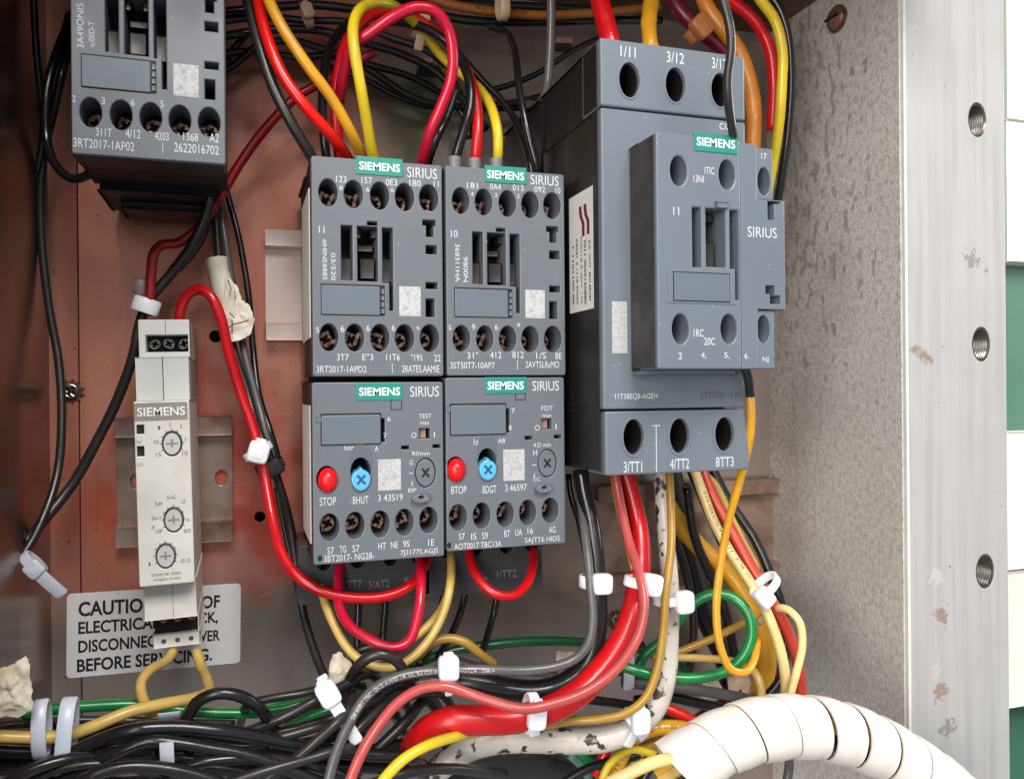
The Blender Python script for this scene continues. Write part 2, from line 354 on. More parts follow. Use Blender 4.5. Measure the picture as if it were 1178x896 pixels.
# daylit surroundings past the flange
gw = mat('green_background', L(60,110,88), .6, nscale=8, nmix=.3)
p0 = U(1100, -60, -260); p1 = U(1400, 960, -260)
bw = sheet('background_wall', box_mesh(p0.x*1000-60, p1.x*1000+200, -p0.z*1000-80, -p1.z*1000+60, -280, -262, 0), gw)
wp = mat('white_painted_board', L(236,232,222), .55, col2=L(214,208,196), nscale=60, nmix=.2, bump=.3, bscale=200)
for a, c in ((-40,138),(141,301),(497,654),(657,812)):
    q0 = U(1157, a, -240); q1 = U(1260, c, -240)
    link('white_board', box_mesh(q0.x*1000-1, q1.x*1000, -U(1170, a, -240).z*1000, -U(1170, c, -240).z*1000, -261, -240, 1.5), wp, bw)
# ---------------------------------------------------------------- things fixed to the walls
def rail(px0, px1, py0, py1, label, m, slots=()):
    a = U(px0, py0, 8); c = U(px1, py1, 8); w_ = (c.x-a.x)*1000; H_ = (a.z-c.z)*1000
    e = empty('mounting_rail', Vector((a.x, 0, a.z))); tag(e, label, 'rail', 'mounting rails on the back panel')
    fl_ = H_*.15
    link('rail_web', plate_mesh(rect(0, fl_*.9, w_, H_-fl_*.9), slots and [ell(w_*s, H_*.5, 2.6, 3.4) for s in slots] or [], 2.4, 1.2, .1), m, e)
    for v0, v1 in ((0, fl_), (H_-fl_, H_)):
        link('rail_lip', box_mesh(0, w_, v0, v1, 6.6, 7.8, .3), m, e)
    for v0 in (fl_-.6, H_-fl_-.6): link('rail_wall', box_mesh(.1, w_-.1, v0, v0+1.2, 2.3, 6.7, .2), m, e)
    return e
rail(131, 268, 481, 622, 'dull zinc mounting rail with round notches behind the narrow white timer relay', RAIL, (.17, .9))
rail(305, 400, 263, 392, 'bright pinkish mounting rail end sticking out left of the two small contactors', mat('bright_rail', L(244,220,212), .4, metal=.15, nscale=60, nmix=.25))
rail(690, 940, 560, 660, 'dark mounting rail low behind the thick red and white cables', RAIL)
RUST2 = mat('rust_brown_dome', L(132,96,76), .42, metal=.25, col2=L(78,52,40), nscale=260, nmix=.5, bump=.5, bscale=500)
def panel_screw(px, py, h, r, label, normal='front', m=STEEL, washer=True, cat='screw'):
    p = U(px, py, h); e = empty('panel_screw', p); tag(e, label, cat)
    if washer:
        st = []
        for i in range(22):
            rr = r*(1.75 if i % 2 else 1.25); st.append((rr*math.cos(math.pi*i/11), rr*math.sin(math.pi*i/11)))
        link('star_washer', plate_mesh(st, [], .8, .7, .1), RUSTY, e)
    hd = screw_mesh(r, washer); hd.materials.append(m)
    bm = bmesh.new(); bmesh.ops.create_uvsphere(bm, u_segments=20, v_segments=10, radius=r*.93/1000)
    for v in bm.verts: v.co.y = v.co.y*.35-.0010
    link('screw_dome', finish(bm, 40), PIT, e)
    o = link('screw_head', hd, None, e); o.location.y = -.0011
    if not washer:
        bm = bmesh.new(); bmesh.ops.create_uvsphere(bm, u_segments=28, v_segments=16, radius=r*.98/1000)
        for v in bm.verts: v.co.y = v.co.y*.55-.0012
        link('domed_cap', finish(bm, 60), RUST2, e); link('slot', box_mesh(-r*.75, r*.75, -.5, .5, 4.1, 4.75, .1), PIT, e)
    if normal == 'left': e.rotation_euler = (0, 0, -R(90))
    return e
panel_screw(82, 450, 0.4, 3.0, 'steel cross head screw with toothed star washer on the left strip of the panel')
panel_screw(112, 36, 0.4, 2.4, 'small tarnished screw with star washer at the upper left of the panel', m=RUSTY)
panel_screw(708, 712, 0.4, 3.0, 'steel screw with star washer low on the panel left of the thick red cable')
p = None
e = panel_screw(966, 22, 0, 6.0, 'large rusty brown slotted screw head at the top of the galvanised right wall', 'left', RUSTY, False)
d = U(966, 22, 0)-CAMP; t = (WX-CAMP.x)/d.x; e.location = CAMP+d*t+Vector((-.0002, 0, 0))
# ================================================================ devices
ZB = lambda x, y: (330+x/3.2, 160+y/3.2)
ZR = lambda x, y: (330+x/3.2, 420+y/3.2)
ZA = lambda x, y: (x/3.2722, y/3.2722)
Z4 = lambda x, y: (620+x/3.2, 20+y/3.2)
Z5 = lambda x, y: (620+x/3.2, 280+y/3.2)
ID = lambda x, y: (x, y)
HF = 85.0; CW, CH = 45.8, 75.6
SCR = screw_mesh(2.7); SCR.materials.append(SCREW)
SCRS = screw_mesh(2.7); SCRS.materials.append(STEEL)
SCR2 = screw_mesh(3.0, False); SCR2.materials.append(SCREW)
GSMALL = 'small grey contactors'
# clamp plate lying behind the screws
def clampmesh():
    bm = bmesh.new()
    for sx in (-1, 1):
        r_ = bmesh.ops.create_cube(bm, size=1)
        for v in r_['verts']: v.co = Vector((sx*1.9+v.co.x*1.2, -v.co.y*1.2-.9, 1.1+v.co.z*(3.6+sx)))/1000
    return finish(bm, 40)
CLAMP = clampmesh(); CLAMP.materials.append(SCREW)
def screws(D, centres, h, rx=2.7):
    for i, (x, v) in enumerate(centres):
        o = link('terminal_screw', SCR, None, D.e); o.location = Vector((x+random.uniform(-.3,.3), -h, -v+random.uniform(-.3,.3)))/1000; o.rotation_euler = (random.uniform(-.12,.12), random.uniform(0,6), random.uniform(-.12,.12))
        c = link('clamp', CLAMP, None, o)
def brand(D, z, quad, st, bold, tcen, tw, thh, h):
    o = D.plate('brand_plate', D.R(z, *quad, r=.3), [], h+.35, 1.0, TEAL, .12)
    D.text('lettering', z, [(st, *tcen, tw, thh)], h+.36, PRINTW, bold, par=o)
    return o
def contactor_shell(tl, label):
    D = Dev('contactor', tl, HF, CH, label, 'contactor', GSMALL)
    hs = [D.E(ZB, x, y, 35, 51) for x, y in ((152,197),(245,203),(342,209),(434,214),(523,218),(155,730),(250,731),(343,732),(434,733),(526,733))]
    cen = [D.q(*ZB(x, y)) for x, y in ((152,197),(245,203),(342,209),(434,214),(523,218),(155,730),(250,731),(343,732),(434,733),(526,733))]
    rs = [(200,318,242,520),(260,322,335,524),(296,304,334,318)]
    s3 = D.R(ZB, 352,327,391,530); s4 = D.R(ZB, 378,534,391,632)
    S3 = [s3[0], s3[1], (s3[1][0], s4[2][1]), (s4[0][0], s4[2][1]), (s4[0][0], s3[2][1]), s3[3]]
    tee = D.R(ZB, 500,298,548,319), D.R(ZB, 513,321,540,360)
    (a0, b0), (a1, b1) = tee[0][0], tee[0][2]; (c0, d0), (c1, d1) = tee[1][0], tee[1][2]
    T = [(a0,b0),(a1,b0),(a1,b1),(c1,b1),(c1,d1),(c0,d1),(c0,b1),(a0,b1)]
    holes = hs+[D.R(ZB, *r_) for r_ in rs]+[T, S3]+[D.R(ZB, *r_) for r_ in ((512,392,553,424),(512,528,555,552),(512,588,544,655))]
    D.plate('front_cover', rect(0, 0, CW, CH, .8), holes, HF, 13, GREY, .35)
    D.plate('side_skirt', rect(-.25, .4, .3, CH-.4), [], HF-2.4, 13, BLACK, .05)
    D.plate('side_skirt', rect(CW-.3, .4, CW+.25, CH-.4), [], HF-2.4, 13, BLACK, .05)
    D.plate('bottom_skirt', rect(.4, CH-.3, CW-.4, CH+.25), [], HF-2.4, 13, BLACK, .05)
    D.box('body', .3, CW-.3, 1.5, CH-1, 42, HF-13.1, PIT, .6)
    D.box('base', 1.6, CW-4, -3, CH+1.5, 8, 41.8, BLACK, 1.2)
    D.box('clip_foot', 7, CW-8, CH+1.7, CH+4.6, 8, 26, BLACK, .8)
    for (x0, y0, x1, y1, dh) in ((204,432,240,515,4),(275,436,325,508,3.4),(356,434,390,520,5),(262,326,276,356,4),(316,330,333,356,4),(270,380,326,402,7)):
        q = D.R(ZB, x0, y0, x1, y1); D.box('armature_block', q[0][0], q[2][0], q[0][1], q[2][1], HF-14, HF-dh, SLIDE, .3)
    # the hinged cover and its dark gap
    q = D.R(ZB, 126,535,362,650); D.plate('cover_seat', rect(q[0][0], q[0][1], q[2][0], q[2][1], .3), [], HF+.05, .3, PIT, .02)
    q = D.R(ZB, 129,541,343,647); D.plate('flip_cover', rect(q[0][0], q[0][1], q[2][0], q[2][1], .3), [], HF+.55, .9, COVER, .2)
    for k in range(4):
        q = D.R(ZB, 347,552+k*24,358,570+k*24); D.box('hinge_lug', q[0][0], q[2][0], q[0][1], q[2][1], HF, HF+.4, GREY, .1)
    q = D.R(ZB, 414,543,493,652); D.plate('etched_patch', q, [], HF+.03, .04, PATCH, .002)
    screws(D, cen, HF-12.9)
    return D
DB = contactor_shell((358, 179), 'small grey contactor marked 11, left one of the middle pair, above a red stop button')

def small_copy(tl, label):
    e = copy_tree(DB.e); D = Dev.__new__(Dev); D.h = HF; D.t = 0; D.ex = Vector((1,0,0)); D.ed = Vector((0,0,-1)); o = U(tl[0], tl[1], HF); D.o = Vector((o.x, 0, o.z)); D.e = e; e.location = D.o; e['label'] = label
    return D
DC = small_copy((512.5, 190.5), 'small grey contactor marked 10, right one of the middle pair, next to the big contactor')
oA = U(82.5, 176.5, HF); zA = oA.z+CH/1000
DA = small_copy((82, 0), 'small grey contactor at the top left corner, cut off by the picture edge'); DA.o = Vector((oA.x, 0, zA)); DA.e.location = DA.o
DB.box('side_label', -.6, -.28, 10, 62, 44, HF-5, STICK, .05)
brand(DB, ZB, (255,69,427,135), 'SIEMENS', .018, (342,103), 150, 30, HF)
DB.text('marking', ZB, [('SIRIUS',498,126,110,38),('123',200,148,38,24),('157',294,153,38,24),('0E3',385,160,42,24),('180',472,163,42,24),('11',550,166,18,22),
 ('8',200,180,12,16),('6',297,186,12,16),('6',388,188,12,16),('11',128,333,20,26),
 ('5',113,703,12,20),('6',205,698,14,24),('6',299,696,12,24),('6',392,695,12,24),('9',482,697,10,14),
 ('3T7',206,803,44,24),('E"3',298,802,40,24),('11T6',391,803,50,24),('"195',478,804,42,24),('22',554,806,24,24),
 ('3RT2017-1APD2',202,847,184,24),('2RATES.AAMIE',493,846,138,26),('I',388,843,2,38),
 ('#HINE6885',139,444,18,150,-90),('03/520',171,470,16,100,-90)], HF, PRINT, .0)
brand(DC, ZB, (729,102,882,164), 'SIEMENS', .018, (806,134), 136, 30, HF)
DC.text('marking', ZB, [('SIRIUS',949,153,104,36),('181',683,172,40,22),('0A4',768,176,40,22),('013',851,180,40,22),('092',931,186,40,22),('10',998,190,18,22),
 ('4',682,203,10,14),('2',770,207,10,14),('2',852,210,10,14),('10',616,349,24,26),
 ('5',600,694,10,18),('9',687,692,12,22),('6',771,692,12,22),('8',853,684,10,14),
 ('31"',684,796,40,24),('412',769,795,42,24),('812',851,794,42,24),('1/S',936,797,36,24),('8E',1000,798,24,24),
 ('3ST50T7-10AP7',684,833,164,24),('2AVT5LRsMO',941,830,124,24),('I',849,832,2,36),
 ('368311HA',628,456,16,140,-90),('9800N',658,480,16,92,-90)], HF, PRINT, .0)
DA.text('marking', ZA, [('311T',391,499,60,30),('4/12',501,505,56,32),('4203',609,514,52,30),('1368',718,517,56,30),('A2',806,520,34,34),
 ('3RT2017-1AP02',392,545,230,34),('2622016702',740,561,168,34),('I',613,556,2,40),
 ('2',278,372,12,24),('3',389,381,12,26),('6',500,387,14,26),('5',610,393,12,26),
 ('3A49ONIS',302,98,26,168,90),('o/00D-T',345,130,22,96,90)], HF, PRINT, .0)
# ---------------------------------------------------------------- overload relays
RH = 62.5
def relay(tl, label, z, dx, sc, labels, brandq, brandt):
    D = Dev('overload_relay', tl, HF, RH, label, 'relay', 'overload relays under the contactors')
    f = lambda x, y: z(107+(x-107)*sc+dx[0], y+dx[1]*(1)+(x-107)*dx[2])
    hp = ((157,597),(251,590),(344,585),(433,578),(522,570)) if dx[0] == 0 else None
    if hp is None: hp = tuple(((x-107)/1+107, y) for x, y in ((157,597),(251,590),(344,585),(433,578),(522,570)))
    G = (lambda r_, rr=0: D.R(f, *r_, r=rr))
    cen = [D.q(*f(x, y)) for x, y in hp]
    dial = D.q(*f(272, 388)); knob = D.q(*f(272, 417)); gd = D.q(*f(511, 396)); btn = D.q(*f(150, 422))
    recess = D.q(*f(272, 350))
    holes = [ell(x, v, 3.3, 4.7) for x, v in cen]+[ell(dial[0], dial[1], 3.5, 4.6), G((488,233,527,270)), G((422,297,451,310)), G((538,292,566,305)), ell(gd[0], gd[1], 3.75, 5.3), ell(btn[0]-.25, btn[1]-.25, 3.5, 4.5), G((348,196,361,284))]
    D.plate('front_cover', rect(0, 0, CW, RH, .8), holes, HF, 12, GREY, .35)
    for nm, x0, x1 in (('side_skirt', -.25, .3), ('side_skirt', CW-.3, CW+.25)): D.plate(nm, rect(x0, .4, x1, RH-.4), [], HF-2.4, 12, BLACK, .05)
    D.box('body', .3, CW-.3, .6, RH-.8, 30, HF-12.1, PIT, .6)
    # terminal block standing lower and further back
    TBV = D.q(*((360,695) if dx[0] == 0 else (560,681)), 58)[1]
    if dx[0] == 0: D.box('side_label', -.6, -.28, 8, 56, 44, HF-5, STICK, .05)
    tb = [ell(x, RH+3.6, 3.1, 4.2) for x in (6, 18.5, 31, 42)]
    D.plate('terminal_block', rect(-3.5, RH-2, CW+.5, TBV, .6), tb, 58, 14, DGREY, .3)
    D.box('terminal_well', -3, CW, RH-1, RH+12, 20, 43.9, BLACK, .5)
    for x in (6, 18.5, 31): 
        o = link('terminal_screw', SCR2, None, D.e); o.location = (x/1000, -.0445, -(RH+3.6)/1000); o.rotation_euler = (0, x, 0)
    q = G((125,177,349,294)); D.plate('cover_seat', rect(q[0][0], q[0][1], q[2][0], q[2][1], .3), [], HF+.05, .3, PIT, .02)
    q = G((129,184,345,290)); D.plate('flip_cover', rect(q[0][0], q[0][1], q[2][0], q[2][1], .3), [], HF+.8, 1.1, COVER, .2)
    q = G((108,190,126,208)); D.box('cover_tab', q[0][0], q[2][0], q[0][1], q[2][1], HF, HF+.35, COVER, .1)
    o_, i_ = G((382,126,424,165)), G((385,129,421,162))
    D.plate('square_frame', o_, [i_], HF+.06, .1, PIT, .005)
    q = G((492,236,514,268)); D.box('test_slider', q[0][0], q[2][0], q[0][1], q[2][1], HF-6, HF-1.6, mat('slider_brown', L(150,116,108), .5) if 'slider_brown' not in bpy.data.materials else bpy.data.materials['slider_brown'], .2)
    # thumb recess arch above the blue dial
    ar = [(recess[0]+4.0*math.cos(a), recess[1]-0.2-5.6*math.sin(a)) for a in [math.pi*i/14 for i in range(15)]]
    D.plate('thumb_recess', ar+[(ar[-1][0], recess[1]+3.0), (ar[0][0], recess[1]+3.0)], [ell(dial[0], dial[1], 3.52, 4.62)], HF+.12, .2, DGREYF, .05)
    # blue dial: pointed top, round bottom
    kn = []
    for i in range(24):
        a = 2*math.pi*i/24; kn.append((knob[0]+3.3*math.cos(a), knob[1]+(4.2 if math.sin(a) > 0 else 3.2)*math.sin(a)-(.9 if i == 18 else 0)))
    ob = D.plate('blue_dial', kn, [], HF+1.4, 5, BLUE, .5)
    for s_ in (-1, 1):
        c_ = [(knob[0]+u*math.cos(s_*.85)-v*math.sin(s_*.85), knob[1]+.3+u*math.sin(s_*.85)+v*math.cos(s_*.85)) for u, v in rect(-2.1, -.42, 2.1, .42, .2, 2)]
        D.plate('dial_slot', c_, [], HF+1.45+.02*s_, .1, BLUED, .01, par=ob)
    bm = bmesh.new(); bmesh.ops.create_uvsphere(bm, u_segments=28, v_segments=14, radius=1)
    for v in bm.verts: v.co = Vector((btn[0]+.1+v.co.x*3.45, -(HF-.5)+v.co.y*3.4, -btn[1]-.2+v.co.z*4.4))/1000
    link('stop_button', finish(bm, 60), RED, D.e)
    og = D.plate('setting_dial', ell(gd[0], gd[1], 3.45, 4.95), [], HF-.2, 6, GREY, .35)
    for s_ in (-1, 1):
        c_ = [(gd[0]+u*math.cos(s_*.9)-v*math.sin(s_*.9), gd[1]+u*math.sin(s_*.9)+v*math.cos(s_*.9)) for u, v in rect(-2.0, -.4, 2.0, .4, .15, 2)]
        D.plate('dial_slot', c_, [], HF-.15+.02*s_, .1, PIT, .01, par=og)
    cl = D.q(*f(489, 488)); D.plate('seal_hook', ell(cl[0], cl[1], 3.1, 1.6, 20), [ell(cl[0]+.2, cl[1]-.5, 1.0, .7, 12)], HF+2.4, 2.5, GREY, .3)
    hh = D.q(*f(115, 717)); D.plate('locating_hole', ell(hh[0]+.6, RH-2.2, .75, 1.1, 14), [], HF+.03, .05, PIT, .005)
    q = G((336,346,420,460)); D.plate('etched_patch', q, [], HF+.03, .04, PATCH, .002)
    screws(D, cen, HF-11.9)
    brand(D, z, brandq, 'SIEMENS', .018, brandt, (brandq[2]-brandq[0])*.87, 30, HF)
    D.text('marking', z, labels, HF, PRINT, 0.)
    D.text('marking', lambda x, y: (x, y), dx[3], 58, FAINT, 0.)
    return D
DGREYF = mat('recess_grey', L(96,103,111), .45, nscale=60, nmix=.2)
relay((359, 440), 'grey overload relay below contactor 11, its red button over the word STOP', ZR, (0, 0, 0, [('3/TT7',404,672,24,9),('3/AT2',436,672,24,9),('5',468,668,8,8)]), 1,
 [('SIRIUS',507,97,106,38),('6',376,198,12,18),('7',361,259,10,18),('TEST',509,187,46,16),('max',508,213,34,10),('O',468,258,18,20),('I',543,255,4,20),
  ('Isetp',230,306,36,24),('A',330,308,14,18),('RI/mm',494,324,64,16),('G',458,358,12,18),('-',457,398,14,3),('(',462,435,8,22),('EP',462,460,30,14),
  ('STOP',151,501,60,30),('BHUT',272,496,58,28),('3 43S19',381,487,92,24),('S7',161,682,24,26),('TG',206,677,24,26),('S7',254,674,26,26),('HT',351,665,28,24),('NE',396,661,26,24),('9S',440,657,24,24),('1E',531,652,22,24),
  ('3BT2017- NG28-',230,706,186,24),('7J3177S.AGJS',488,688,138,24)], (254,65,427,129), (342,97))
def fr(x, y): return x, y
# second relay: same kind, further to the right
relay((512.5, 434.5), 'grey overload relay below contactor 10, beside the big contactor', ZR, (477, -37, .004, [('67',556,668,10,9),('3/TT2',582,660,24,9),('D',612,654,8,9)]), .93,
 [('SIRIUS',953,76,98,36),('7',833,168,12,18),('8',822,230,10,18),('FDT',958,158,42,16),('max',958,187,34,10),('O',922,230,18,20),('I',991,226,4,20),
  ('1am',706,282,36,24),('A8',790,278,26,18),('4.D mm',940,293,64,16),('H',914,322,14,20),('-',911,367,16,3),('(',912,408,8,22),('CC',920,420,26,14),
  ('BTOP',633,459,56,28),('BDGT',746,457,50,28),('3.46597',843,450,80,24),('S7',644,630,22,24),('IS',688,630,20,24),('S9',729,627,22,24),('BT',811,619,22,24),('UA',853,615,26,24),('16',896,609,20,24),('AG',977,605,24,24),
  ('AOT0017 TBC13A',704,662,174,22),('SAJTT6 HIDS',941,643,128,24)], (729,44,882,105), (806,75))
# ---------------------------------------------------------------- the big contactor
HB = 110.0; BW, BH = 58.5, 153.5
D = Dev('large_contactor', (690.5, 43), HB, BH, 'tall blue-grey three pole contactor, the biggest device, with a white sticker on its black side', 'contactor')
def bc(z, pts): return [D.q(*z(x, y)) for x, y in pts]
vt = D.q(692.5, 122.5)[1]; vb = D.q(694, 472)[1]
tp = bc(ID, ((724,92.5),(777,98),(829,104))); bp = bc(Z5, ((348,712),(517,708),(683,702)))
D.plate('top_cover', rect(0, 0, BW, vt-.35, .8), [ell(x, v, 4.0, 6.2, 32) for x, v in tp], HB, 16, GREYB, .7)
D.plate('middle_cover', rect(0, vt+.35, BW, vb-.3, .8), [], HB, 16, GREYB, .7)
D.plate('bottom_cover', rect(.6, vb+.4, BW+.5, BH, .8), [ell(x, v, 4.0, 6.3, 32) for x, v in bp], HB, 16, GREYB, .7)
D.plate('hole_rim', ell(*bp[0], 5.0, 7.3, 32), [ell(*bp[0], 4.0, 6.3, 32)], HB+.35, .5, GREYB, .15)
D.plate('hole_rim', ell(*bp[1], 5.0, 7.3, 32), [ell(*bp[1], 4.0, 6.3, 32)], HB+.35, .5, GREYB, .15)
D.plate('hole_rim', ell(*bp[2], 5.0, 7.3, 32), [ell(*bp[2], 4.0, 6.3, 32)], HB+.35, .5, GREYB, .15)
for c_ in tp: D.plate('hole_rim', ell(*c_, 4.8, 7.0, 32), [ell(*c_, 4.0, 6.2, 32)], HB+.25, .4, GREYB, .12)
D.box('body', .5, BW-.5, 1, BH-1.5, 50, HB-16.1, BLACK, 1)
D.box('upper_body', .3, BW-.3, vt+1.2, vb-1, 50, HB-8, BLACK, 1)
D.box('lower_side', -.1, BW*.4, vb+.4, BH-1.4, 62, HB-16.3, DGREY, .8)
D.box('base', -1, BW-1, 3, BH-4, 4, 49.8, BLACK, 1.5)
D.plate('side_skirt', rect(-.2, .8, .4, vt-1), [], HB-3, 12, BLACK, .05)
D.plate('side_skirt', rect(-.25, vt+1, .4, vb-1), [], HB-3, 12, BLACK, .05)
D.plate('side_skirt', rect(.3, vb+1.2, .9, BH-1), [], HB-3, 12, DGREY, .05)
for x, v in tp+bp:
    o = link('terminal_screw', SCR2, None, D.e); o.location = Vector((x, -(HB-15.8), -v))/1000; o.rotation_euler = (0, x, 0)
for x, v in tp+bp:
    D.plate('hole_sleeve', ell(x, v, 4.1, 6.35, 32), [ell(x, v, 3.75, 5.95, 32)], HB-1.6, 14, PIT, .1)
D.plate('division_line', rect(*[a for a in (*D.q(*Z5(430,672)),)], D.q(*Z5(430,672))[0]+.3, BH-.6), [], HB+.03, .04, PRINT, .002)
q = D.q(*Z5(430, 672)); D.plate('division_line', rect(q[0]-1.4, q[1]-.3, q[0]+1.8, q[1]), [], HB+.03, .04, PRINT, .002)
D.text('marking', Z4, [('1/11',328,128,56,40),('3/12',502,150,64,40),('3/17',664,172,56,40),('COI',688,403,48,24)], HB, PRINT, .005)
D.text('marking', Z5, [('3/TT1',346,822,68,40),('4/TT2',518,811,70,38),('8TT3',684,803,66,36),('11T58EQ8-AGEI+',360,564,158,24)], HB, PRINT, .005)
D.text('marking', Z5, [('SYS0201-13S',668,557,148,24)], HB, GINK, .0)
D.plate('etched_patch', D.R(Z5, 269,214,325,404), [], HB+.03, .04, PATCH, .002)
# raised frame round the clip-on block
x0, v0 = D.q(*Z4(336, 484)); x1, v1 = D.q(*Z5(760, 478))
D.plate('block_seat', rect(x0-.6, v0-1, BW-1.5, v1+.6, .8), [rect(x0+.2, v0-.2, BW-2.2, v1-.2, .5)], HB+.5, .7, GREYB, .2)
# white sticker on the black left side (plane x = 0)
ox = D.o.x-.00045
def S_side(px, py):
    d_ = _F + _R*((px-589)/F_PX) - _U*((py-448)/F_PX); k = (ox-CAMP.x)/d_.x; p_ = CAMP+d_*k; return p_
side = empty('x', (0, 0, 0)); bpy.data.objects.remove(side)
D.box('side_panel', -.35, .1, vt+1, BH-2, 46, HB-2.9, BLACK, .1)
cs = [S_side(654.5, 229), S_side(681.5, 214), S_side(683.5, 355), S_side(656, 360.5)]
ys = (sum(c.y for c in (cs[0], cs[3]))/2, sum(c.y for c in (cs[1], cs[2]))/2); zs = ((cs[0].z+cs[1].z)/2, (cs[2].z+cs[3].z)/2)
bm = bmesh.new()
for X in (0,): 
    vv = [bm.verts.new((ox-.0001-D.o.x, y, z_-D.o.z)) for y, z_ in ((ys[0], zs[0]), (ys[1], zs[0]), (ys[1], zs[1]), (ys[0], zs[1]))]; f_ = bm.faces.new(vv)
    r_ = bmesh.ops.extrude_face_region(bm, geom=[f_]); [setattr(g, 'co', g.co+Vector((.0001, 0, 0))) for g in r_['geom'] if isinstance(g, bmesh.types.BMVert)]
st_ = link('side_sticker', finish(bm, 0), STICK, D.e); st_['label'] = 'white sticker with maroon S shaped stripes and small upright print'
def on_side(name, items, m, bold=0.):
    bm = bmesh.new()
    for s_, u, v, ww, hh in items:          # u 0..1 across (towards the front), v 0..1 down; rotated text
        vs_, fs = text_geo(s_, bold); a0 = min(a for a, b in vs_); a1 = max(a for a, b in vs_); b0 = min(b for a, b in vs_); b1 = max(b for a, b in vs_)
        nv = []
        for a, b in vs_:
            a = (a-a0)/(a1-a0)-.5; b = (b-b0)/(b1-b0)-.5
            uu = u+b*ww; vvv = v+a*hh
            nv.append(bm.verts.new((ox-.00014-D.o.x, ys[0]+(ys[1]-ys[0])*uu, zs[0]+(zs[1]-zs[0])*vvv-D.o.z)))
        for f in fs:
            try: bm.faces.new([nv[i] for i in f])
            except ValueError: pass
    return link(name, finish(bm, 0), m, st_)
on_side('marking', [('JLA  GOT  MO MOM',.86,.68,.09,.5),('7011 0050160880',.68,.68,.09,.54),('KSD18 R SJST 175',.52,.66,.07,.56),('R8581 4 1118 99007',.34,.66,.07,.56),('1 1101100 88',.17,.68,.07,.5)], INK, .02)
bm = bmesh.new()
for off in (0, .2):
    pl = [(.46+off+.10*math.sin(min(max((t-.35)/.3, 0), 1)*math.pi/2)+ (-.02 if t < .2 else 0), .12+.26*t) for t in [i/12 for i in range(13)]]
    rr = []
    for u, v in pl: rr.append([bm.verts.new((ox-.00014-D.o.x, ys[0]+(ys[1]-ys[0])*(u+k), zs[0]+(zs[1]-zs[0])*v-D.o.z)) for k in (0, .11)])
    for a, b in zip(rr, rr[1:]): bm.faces.new((a[0], a[1], b[1], b[0]))
link('emblem_stripes', finish(bm, 0), RINK, st_)
# ---------------------------------------------------------------- clip-on block in front of it
HA = 130.0
D = Dev('auxiliary_block', (754.5, 151.5), HA, 80, 'blue-grey add-on contactor block marked 11, clipped onto the front of the big contactor', 'contactor block')
W1 = D.q(853, 300)[0]; AH = D.q(757, 424.5)[1]
W2 = D.q(904, 300)[0]; W2a = D.q(892, 190)[0]; W2b = D.q(894, 400)[0]; xs = D.q(872, 200)[0]
slots = [D.R(Z4, 566,700,598,919), D.R(Z4, 616,705,688,919), D.R(Z4, 704,710,736,925)]
s3 = slots[2]; s4 = D.R(Z4, 724,930,735,1040)
slots[2] = [s3[0], s3[1], (s3[1][0], s4[2][1]), (s4[0][0], s4[2][1]), (s4[0][0], s3[2][1]), s3[3]]
cen = [D.q(*Z4(515,565)), D.q(*Z4(693,579)), D.q(*Z5(522,315)), D.q(*Z5(700,315))]
D.plate('front_cover', rect(0, 0, W1-.15, AH, 1.0), [ell(x, v, 3.15, 5.0, 32) for x, v in cen]+slots, HA, 14, GREYB, .6)
v1_, v2_ = D.q(890, 230)[1], D.q(890, 356)[1]; n1 = D.R(Z4, 845,676,892,745); n2 = D.R(Z5, 838,156,892,222)
ax, av = n1[0]; bx_, bv = n1[2]; cx_, cv = n2[0]; dx_, dv = n2[2]
notch1 = [(ax, av), (bx_, av), (bx_, av+.9), (ax+(bx_-ax)*.5, av+.9), (ax+(bx_-ax)*.5, bv), (ax, bv)]
notch2 = [(cx_, cv), (cx_+(dx_-cx_)*.62, cv), (cx_+(dx_-cx_)*.62, cv+(dv-cv)*.55), (dx_, cv+(dv-cv)*.55), (dx_, dv), (cx_+(dx_-cx_)*.3, dv), (cx_+(dx_-cx_)*.3, cv+(dv-cv)*.45), (cx_, cv+(dv-cv)*.45)]
out = [(W1+.15, .6), (xs-.2, 1.0), (xs-.2, v1_), (W2, v1_), (W2, v2_), (xs-.2, v2_), (xs-.2, AH-.2), (W1+.15, AH)]
D.plate('side_module', out, [notch1, notch2], HA-.4, 13, GREYB, .35)
h1 = D.q(*Z4(836,600)); h2 = D.q(*Z5(836,315))
D.plate('terminal_cover', rect(xs+.1, 1.6, W2a, v1_-.3, .5), [ell(h1[0]+.3, h1[1], 2.6, 4.9, 28)], HA-1.6, 10, GREYB, .3)
D.plate('terminal_cover', rect(xs+.1, v2_+.3, W2b, AH-.2, .5), [ell(h2[0]+.1, h2[1], 2.6, 4.9, 28)], HA-1.6, 10, GREYB, .3)
D.box('body', .2, W1-.3, .5, AH-.5, HB+.6, HA-14.1, PIT, .6)
D.box('side_body', W1-.2, W2a-.4, 2, AH-1, HB+.2, HA-13.6, PIT, .5)
D.plate('side_skirt', rect(-.2, .5, .3, AH-.5), [], HA-1.6, 17.6, mat('brown_black_side', L(58,54,52), .5, nscale=120, nmix=.3, bump=.2), .05)
D.box('under_ledge', 1, W1+6, AH+.2, AH+1.6, HB+.4, HB+6, GREYB, .3)
for (z, x0, y0, x1, y1, dh) in ((Z4,572,822,595,914,5),(Z4,624,822,664,914,4),(Z4,706,826,736,914,6),(Z4,632,716,672,742,6)):
    q = D.R(z, x0, y0, x1, y1); D.box('armature_block', q[0][0], q[2][0], q[0][1], q[2][1], HA-13, HA-dh, SLIDE, .3)
q = D.R(Z4, 648,684,686,704); D.box('armature_tab', q[0][0], q[2][0], q[0][1], q[2][1], HA-1, HA+1.2, GREYB, .3)
